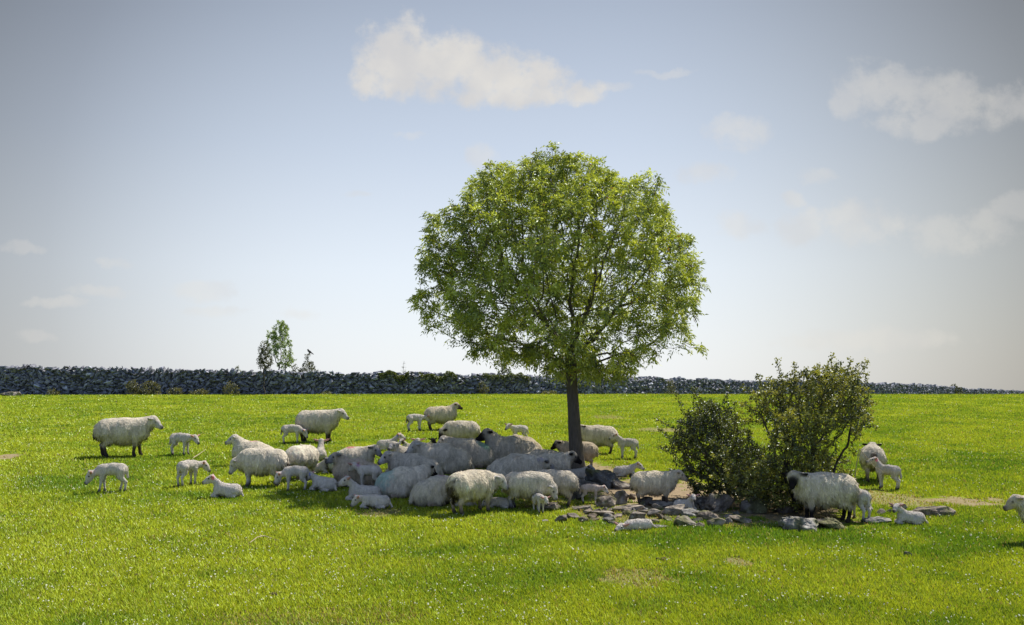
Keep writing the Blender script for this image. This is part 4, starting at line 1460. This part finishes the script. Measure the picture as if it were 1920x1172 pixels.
E, L = 'ewe', 'lamb'
REAR = [(-.62, 0, .40, .17, 'dark')]
REARS = [(-.62, 0, .45, .12, 'stain')]
FLOCK = [
    # ---- left of the shade
    dict(kind=E, pose='stand', u=232, v=856, top=785, heading=14, head='level', yaw=-14, marks=REAR + [(-.42, 0, .85, .10, 'teal')], legs='brown', tone=.98, stride=.5, label='pale-faced ewe standing apart at the far left with a teal dab on her rump'),
    dict(kind=L, pose='stand', u=339, v=853, top=813, heading=-12, head='low', yaw=-8, label='lamb with lowered head just right of the ewe at the far left', stride=.3),
    dict(kind=L, pose='stand', u=206, v=923, top=870, heading=198, head='down', yaw=10, label='lamb bending its head to the grass, lowest and farthest left of all', stride=.5),
    dict(kind=L, pose='stand', u=353, v=911, top=864, heading=62, head='low', yaw=-50, size=.95, label='lamb seen from behind with one ear sticking out, alone left of the ewes'),
    dict(kind=L, pose='lie', u=424, v=933, top=909, heading=184, head='up', yaw=8, tagcol='pink', label='white lamb lying with a pink tag, in front of the ewe with lowered head', tint=(1, 1, 1.02)),
    dict(kind=E, pose='stand', u=488, v=912, top=842, heading=186, head='down', yaw=0, size=1.0, marks=REARS, legs='white', label='shaggy ewe facing left with lowered head behind the pink-tagged lamb'),
    dict(kind=E, pose='lie', u=474, v=872, top=828, heading=180, head='up', yaw=0, size=1.05, marks=[(-.02, 0, .58, .11, 'pink')], label='ewe with a red mark on her back, half hidden behind another ewe'),
    dict(kind=E, pose='stand', u=567, v=899, top=836, heading=68, head='down', yaw=30, size=1.0, tone=1.08, marks=[(-.62, .05, .42, .10, 'stain')], label='pale round ewe seen from behind above the head-down lamb'),
    dict(kind=L, pose='stand', u=552, v=921, top=875, heading=188, head='down', yaw=15, size=1.25, label='large lamb facing left with its head down in front of the ewe seen from behind'),
    dict(kind=L, pose='lie', u=607, v=921, top=897, heading=152, head='level', yaw=10, tagcol='blue', size=1.05, label='lamb lying with a pale blue tag and pink ear beside the head-down lamb'),
    dict(kind=L, pose='lie', u=600, v=863, top=842, heading=95, head='high', yaw=0, label='lamb lying at the shade edge with both ears out, seen from behind', tone=.9),
    dict(kind=L, pose='lie', u=594, v=888, heading=5, head='up', yaw=-30, face='grey', label='grey-faced lamb peeping out at the right of the pale round ewe', tone=.8),
    dict(kind=E, pose='stand', u=597, v=829, top=770, heading=-4, head='level', yaw=0, size=1.08, legs='brown', label='big ewe standing side-on in the sun above the shade, facing right'),
    dict(kind=L, pose='stand', u=548, v=832, top=797, heading=8, head='down', yaw=-20, tagcol='blue', label='lamb with a blue tag grazing in front of the big side-on ewe', marks=[(-.5, 0, .55, .1, 'stain')]),
    # ---- heap in the shade of the tree
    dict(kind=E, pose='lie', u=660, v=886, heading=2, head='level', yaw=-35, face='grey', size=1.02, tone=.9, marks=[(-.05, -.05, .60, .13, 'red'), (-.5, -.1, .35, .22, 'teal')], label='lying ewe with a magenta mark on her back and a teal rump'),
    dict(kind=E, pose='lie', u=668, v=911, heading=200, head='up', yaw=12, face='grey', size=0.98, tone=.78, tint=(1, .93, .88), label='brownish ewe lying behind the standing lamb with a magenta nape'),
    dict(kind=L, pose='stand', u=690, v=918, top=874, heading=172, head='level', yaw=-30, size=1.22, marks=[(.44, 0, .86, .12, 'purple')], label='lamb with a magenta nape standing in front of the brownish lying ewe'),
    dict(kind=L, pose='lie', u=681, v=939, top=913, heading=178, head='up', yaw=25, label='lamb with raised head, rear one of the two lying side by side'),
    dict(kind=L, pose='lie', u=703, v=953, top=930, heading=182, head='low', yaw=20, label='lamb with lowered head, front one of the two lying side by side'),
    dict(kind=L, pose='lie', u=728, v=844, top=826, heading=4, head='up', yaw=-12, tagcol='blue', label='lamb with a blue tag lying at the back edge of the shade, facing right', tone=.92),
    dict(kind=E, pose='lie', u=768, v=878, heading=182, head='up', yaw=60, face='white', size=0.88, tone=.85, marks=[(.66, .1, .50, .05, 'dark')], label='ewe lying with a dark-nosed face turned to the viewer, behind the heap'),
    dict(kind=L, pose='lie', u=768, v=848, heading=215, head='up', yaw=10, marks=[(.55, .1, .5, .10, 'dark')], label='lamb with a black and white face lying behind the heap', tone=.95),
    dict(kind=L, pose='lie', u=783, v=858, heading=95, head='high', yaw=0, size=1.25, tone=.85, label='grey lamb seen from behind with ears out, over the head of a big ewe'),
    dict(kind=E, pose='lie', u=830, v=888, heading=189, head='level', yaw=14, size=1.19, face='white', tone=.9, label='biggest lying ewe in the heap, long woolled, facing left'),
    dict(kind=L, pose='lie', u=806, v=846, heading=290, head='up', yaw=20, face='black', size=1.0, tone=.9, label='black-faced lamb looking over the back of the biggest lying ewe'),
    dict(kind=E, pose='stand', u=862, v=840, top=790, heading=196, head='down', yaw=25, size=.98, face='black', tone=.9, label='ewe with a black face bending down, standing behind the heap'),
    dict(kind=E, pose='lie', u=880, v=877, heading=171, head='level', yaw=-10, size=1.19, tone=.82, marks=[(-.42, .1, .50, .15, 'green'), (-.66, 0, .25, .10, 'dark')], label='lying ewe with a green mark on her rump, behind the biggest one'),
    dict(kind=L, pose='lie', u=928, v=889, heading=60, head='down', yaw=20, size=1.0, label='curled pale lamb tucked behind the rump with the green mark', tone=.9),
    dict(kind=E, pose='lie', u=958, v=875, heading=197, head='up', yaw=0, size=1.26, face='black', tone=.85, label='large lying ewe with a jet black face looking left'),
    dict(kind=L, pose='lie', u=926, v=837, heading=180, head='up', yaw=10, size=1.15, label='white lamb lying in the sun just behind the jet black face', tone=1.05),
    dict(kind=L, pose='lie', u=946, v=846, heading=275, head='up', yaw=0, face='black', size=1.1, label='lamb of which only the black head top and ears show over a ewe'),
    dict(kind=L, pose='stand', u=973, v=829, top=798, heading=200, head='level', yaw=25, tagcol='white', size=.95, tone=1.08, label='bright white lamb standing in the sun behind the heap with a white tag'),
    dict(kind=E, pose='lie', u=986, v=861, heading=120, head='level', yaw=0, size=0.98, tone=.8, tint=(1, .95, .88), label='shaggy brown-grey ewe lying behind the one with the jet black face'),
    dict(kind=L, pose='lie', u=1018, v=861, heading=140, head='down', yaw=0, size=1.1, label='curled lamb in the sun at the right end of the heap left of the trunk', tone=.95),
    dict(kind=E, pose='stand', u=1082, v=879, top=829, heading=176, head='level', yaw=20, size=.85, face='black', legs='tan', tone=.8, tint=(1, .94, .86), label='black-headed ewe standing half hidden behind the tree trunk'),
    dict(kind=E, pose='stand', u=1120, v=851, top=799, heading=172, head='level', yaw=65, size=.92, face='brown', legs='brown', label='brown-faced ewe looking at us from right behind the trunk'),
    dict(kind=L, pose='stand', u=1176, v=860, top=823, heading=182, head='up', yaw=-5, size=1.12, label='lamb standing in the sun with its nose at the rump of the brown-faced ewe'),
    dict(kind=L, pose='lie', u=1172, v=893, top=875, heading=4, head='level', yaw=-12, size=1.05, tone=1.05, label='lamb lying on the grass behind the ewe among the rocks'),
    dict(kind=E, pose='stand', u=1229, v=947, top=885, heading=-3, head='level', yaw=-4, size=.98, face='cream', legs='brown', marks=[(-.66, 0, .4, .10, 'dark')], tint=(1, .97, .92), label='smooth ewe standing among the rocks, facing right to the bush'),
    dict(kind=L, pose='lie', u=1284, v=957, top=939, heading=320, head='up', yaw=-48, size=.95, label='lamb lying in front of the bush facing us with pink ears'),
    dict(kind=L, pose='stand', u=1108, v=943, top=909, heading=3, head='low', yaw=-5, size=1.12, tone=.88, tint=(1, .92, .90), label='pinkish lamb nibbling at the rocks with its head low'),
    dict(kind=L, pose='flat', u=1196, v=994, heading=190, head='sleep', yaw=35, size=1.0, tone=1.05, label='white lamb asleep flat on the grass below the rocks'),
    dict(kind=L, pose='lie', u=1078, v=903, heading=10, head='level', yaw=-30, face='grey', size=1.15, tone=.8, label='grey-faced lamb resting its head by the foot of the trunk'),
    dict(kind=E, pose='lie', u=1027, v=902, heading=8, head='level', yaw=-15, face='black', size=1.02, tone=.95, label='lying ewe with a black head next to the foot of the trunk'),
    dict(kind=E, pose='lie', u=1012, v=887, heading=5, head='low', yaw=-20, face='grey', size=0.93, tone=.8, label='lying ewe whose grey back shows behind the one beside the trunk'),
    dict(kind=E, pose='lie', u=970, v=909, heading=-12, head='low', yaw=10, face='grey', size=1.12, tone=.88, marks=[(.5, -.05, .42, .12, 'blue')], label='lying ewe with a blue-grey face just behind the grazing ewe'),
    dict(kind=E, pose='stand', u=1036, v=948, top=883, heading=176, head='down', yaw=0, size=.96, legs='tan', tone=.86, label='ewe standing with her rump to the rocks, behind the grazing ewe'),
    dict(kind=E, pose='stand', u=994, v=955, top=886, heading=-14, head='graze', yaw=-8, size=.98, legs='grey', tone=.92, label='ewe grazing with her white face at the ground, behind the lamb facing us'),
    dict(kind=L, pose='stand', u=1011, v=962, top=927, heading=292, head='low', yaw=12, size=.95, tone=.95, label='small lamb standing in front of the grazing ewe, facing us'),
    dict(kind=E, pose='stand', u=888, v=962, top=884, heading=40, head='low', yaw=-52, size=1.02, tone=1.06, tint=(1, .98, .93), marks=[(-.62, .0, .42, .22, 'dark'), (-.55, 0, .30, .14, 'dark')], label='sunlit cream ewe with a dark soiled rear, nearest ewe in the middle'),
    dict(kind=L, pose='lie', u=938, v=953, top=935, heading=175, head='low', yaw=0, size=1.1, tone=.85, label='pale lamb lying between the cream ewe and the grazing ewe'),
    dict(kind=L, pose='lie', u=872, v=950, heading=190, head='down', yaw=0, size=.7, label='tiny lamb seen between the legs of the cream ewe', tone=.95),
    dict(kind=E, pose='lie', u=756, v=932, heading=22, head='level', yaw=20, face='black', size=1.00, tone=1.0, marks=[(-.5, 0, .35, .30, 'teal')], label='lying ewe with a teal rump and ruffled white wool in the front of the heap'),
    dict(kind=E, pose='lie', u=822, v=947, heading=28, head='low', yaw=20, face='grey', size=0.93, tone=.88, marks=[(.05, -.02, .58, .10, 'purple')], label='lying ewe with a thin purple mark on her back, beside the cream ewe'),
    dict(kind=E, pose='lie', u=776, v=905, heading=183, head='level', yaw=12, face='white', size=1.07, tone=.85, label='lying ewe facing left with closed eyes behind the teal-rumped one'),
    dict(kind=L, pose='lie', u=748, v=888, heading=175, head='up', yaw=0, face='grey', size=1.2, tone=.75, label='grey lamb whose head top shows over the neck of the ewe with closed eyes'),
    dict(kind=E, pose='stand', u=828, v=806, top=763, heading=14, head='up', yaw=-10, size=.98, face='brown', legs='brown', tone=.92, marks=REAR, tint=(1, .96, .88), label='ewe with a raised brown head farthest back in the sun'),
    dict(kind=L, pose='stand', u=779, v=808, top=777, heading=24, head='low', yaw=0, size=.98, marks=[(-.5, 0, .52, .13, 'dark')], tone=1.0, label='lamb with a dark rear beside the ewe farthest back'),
    # ---- right, at the bush
    dict(kind=E, pose='stand', u=1545, v=978, top=889, heading=181, head='level', yaw=62, size=1.04, face='black', legs='black', tint=(1, .98, .94), label='black-faced and black-legged ewe standing under the right bush'),
    dict(kind=L, pose='stand', u=1607, v=975, top=918, heading=112, head='down', yaw=20, size=1.15, label='lamb pressed behind the black-legged ewe, its rear to us', tone=1.0),
    dict(kind=E, pose='stand', u=1637, v=901, top=836, heading=72, head='level', yaw=-10, size=1.02, face='black', legs='tan', marks=[(-.62, 0, .58, .10, 'stain')], tone=.95, label='ewe seen from behind with black ears, right of the bushes'),
    dict(kind=L, pose='stand', u=1664, v=917, top=873, heading=140, head='high', yaw=25, size=.95, tagcol='pink', label='lamb with raised head and pink tag next to the ewe seen from behind'),
    dict(kind=L, pose='lie', u=1706, v=983, top=961, heading=177, head='up', yaw=50, size=1.25, label='lamb lying alert with pink ears in front of the stone ledge'),
    dict(kind=E, pose='stand', u=1972, v=1020, top=934, heading=180, head='level', yaw=-5, size=.95, face='cream', label='ewe walking in from the right edge, only her head and neck in view', stride=.5),
]
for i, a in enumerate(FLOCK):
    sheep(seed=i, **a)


# ------------------------------------------------------------------ small things
def polytube(name, pts, rads, mat, label, cat, group=None, sides=6):
    pts = [np.array(p, float) for p in pts]
    org = pts[0].copy()
    nodes = np.array([p - org for p in pts])
    par = np.array([-1] + list(range(len(pts) - 1)))
    V, Fc = tubes(nodes, par, np.array(rads), sides)
    o = link(name, mesh_np(name, V, Fc, 4, mat, smooth=True), loc=org)
    tag(o, label, cat, group)
    return o


STICK = bark_mat('dry_stick', (0.20, 0.16, 0.11), (0.45, 0.38, 0.29))


def ground_stick(pix, r, label, lift=0.03):
    pts = []
    for j, (u, v) in enumerate(pix):
        p = at(u, v)
        pts.append((p.x, p.y, p.z + lift + 0.04 * math.sin(j * 1.3)))
    polytube('dry_twig', pts, [r] * (len(pts) - 1) + [r * 0.5], STICK, label, 'twig', 'dry twigs in the grass')


ground_stick([(468, 1024), (482, 1018), (495, 1013), (510, 1012), (524, 1015)], 0.008, 'pale bent twig lying in the near grass at the left', 0.05)
ground_stick([(362, 862), (374, 857), (386, 847)], 0.012, 'straw-coloured twig beside the lamb with lowered head at the left', 0.05)
b0 = at(1650, 905)
polytube('bramble_stem', [(at(1600, 925).x, at(1600, 925).y, at(1600, 925).z + 0.05)] + [tuple(np.array([0, 0, CAM_Z]) + pix_dir(u, v) * (at(1600, 925).y / pix_dir(u, v)[1])) for u, v in ((1606, 870), (1612, 842), (1625, 858), (1640, 876), (1657, 886))],
         [0.010, 0.009, 0.008, 0.007, 0.006, 0.005], STICK, 'thin arching bramble stem hanging out of the right bush before the ewe', 'stem')


def dung(u, v, s, label):
    c = at(u, v)
    rng = np.random.default_rng(int(u))
    prims = []
    for _ in range(6):
        a = np.array([rng.normal(0, .5), rng.normal(0, .5), 0.2 + 0.2 * rng.random()]) * s
        prims.append((a, a + np.array([0.2, 0, 0]) * s, .35 * s, .3 * s, 1.0, .1 * s, 0))
    V, Q = sdf_mesh(prims, s * 0.12)
    o = link('dung_clod', mesh_np('dung_clod', V, Q, 4, DUNG, smooth=True), loc=c)
    tag(o, label, 'clod', 'dark clods in the grass')


DUNG = diffuse_mat('dark_clod', lambda t, ob: t.mix(t.noise(ob, 30, 4), (0.02, 0.014, 0.01), (0.08, 0.055, 0.035)), 0.9)
dung(1243, 1051, 0.065, 'larger dark brown clod in the near grass right of the dry patch')
dung(1241, 1062, 0.045, 'smaller dark brown clod just below the larger one')
dung(515, 1117, 0.05, 'dark clod in the bottom left grass nearer the middle')
dung(134, 1131, 0.045, 'dark clod in the bottom left grass nearer the corner')
dung(258, 1080, 0.05, 'grey-brown clod in the grass below the lambs at the left')


def bird():
    p = PERCH + np.array([0, 0, 0.0])
    A = lambda *q: np.array(q, float)
    prims = [(A(-.05, 0, .10), A(.05, 0, .16), .055, .05, .9, .03, 0), (A(.06, 0, .18), A(.075, 0, .215), .035, .036, 1, .02, 0),
             (A(.10, 0, .215), A(.15, 0, .21), .012, .005, 1, .01, 0), (A(-.08, 0, .08), A(-.24, 0, -.02), .035, .018, 1, .02, 0),
             (A(.0, .015, .06), A(.01, .015, -.01), .010, .008, 1, .01, 0), (A(.0, -.015, .06), A(.01, -.015, -.01), .010, .008, 1, .01, 0)]
    V, Q = sdf_mesh(prims, 0.009)
    o = link('bird', mesh_np('bird', V * 1.3, Q, 4, diffuse_mat('black_feather', lambda t, ob: (0.02, 0.02, 0.024, 1), 0.6), smooth=True), loc=p, rotz=R(160))
    tag(o, 'small black bird perched on the top twig of the shrub behind the wall', 'bird')


bird()
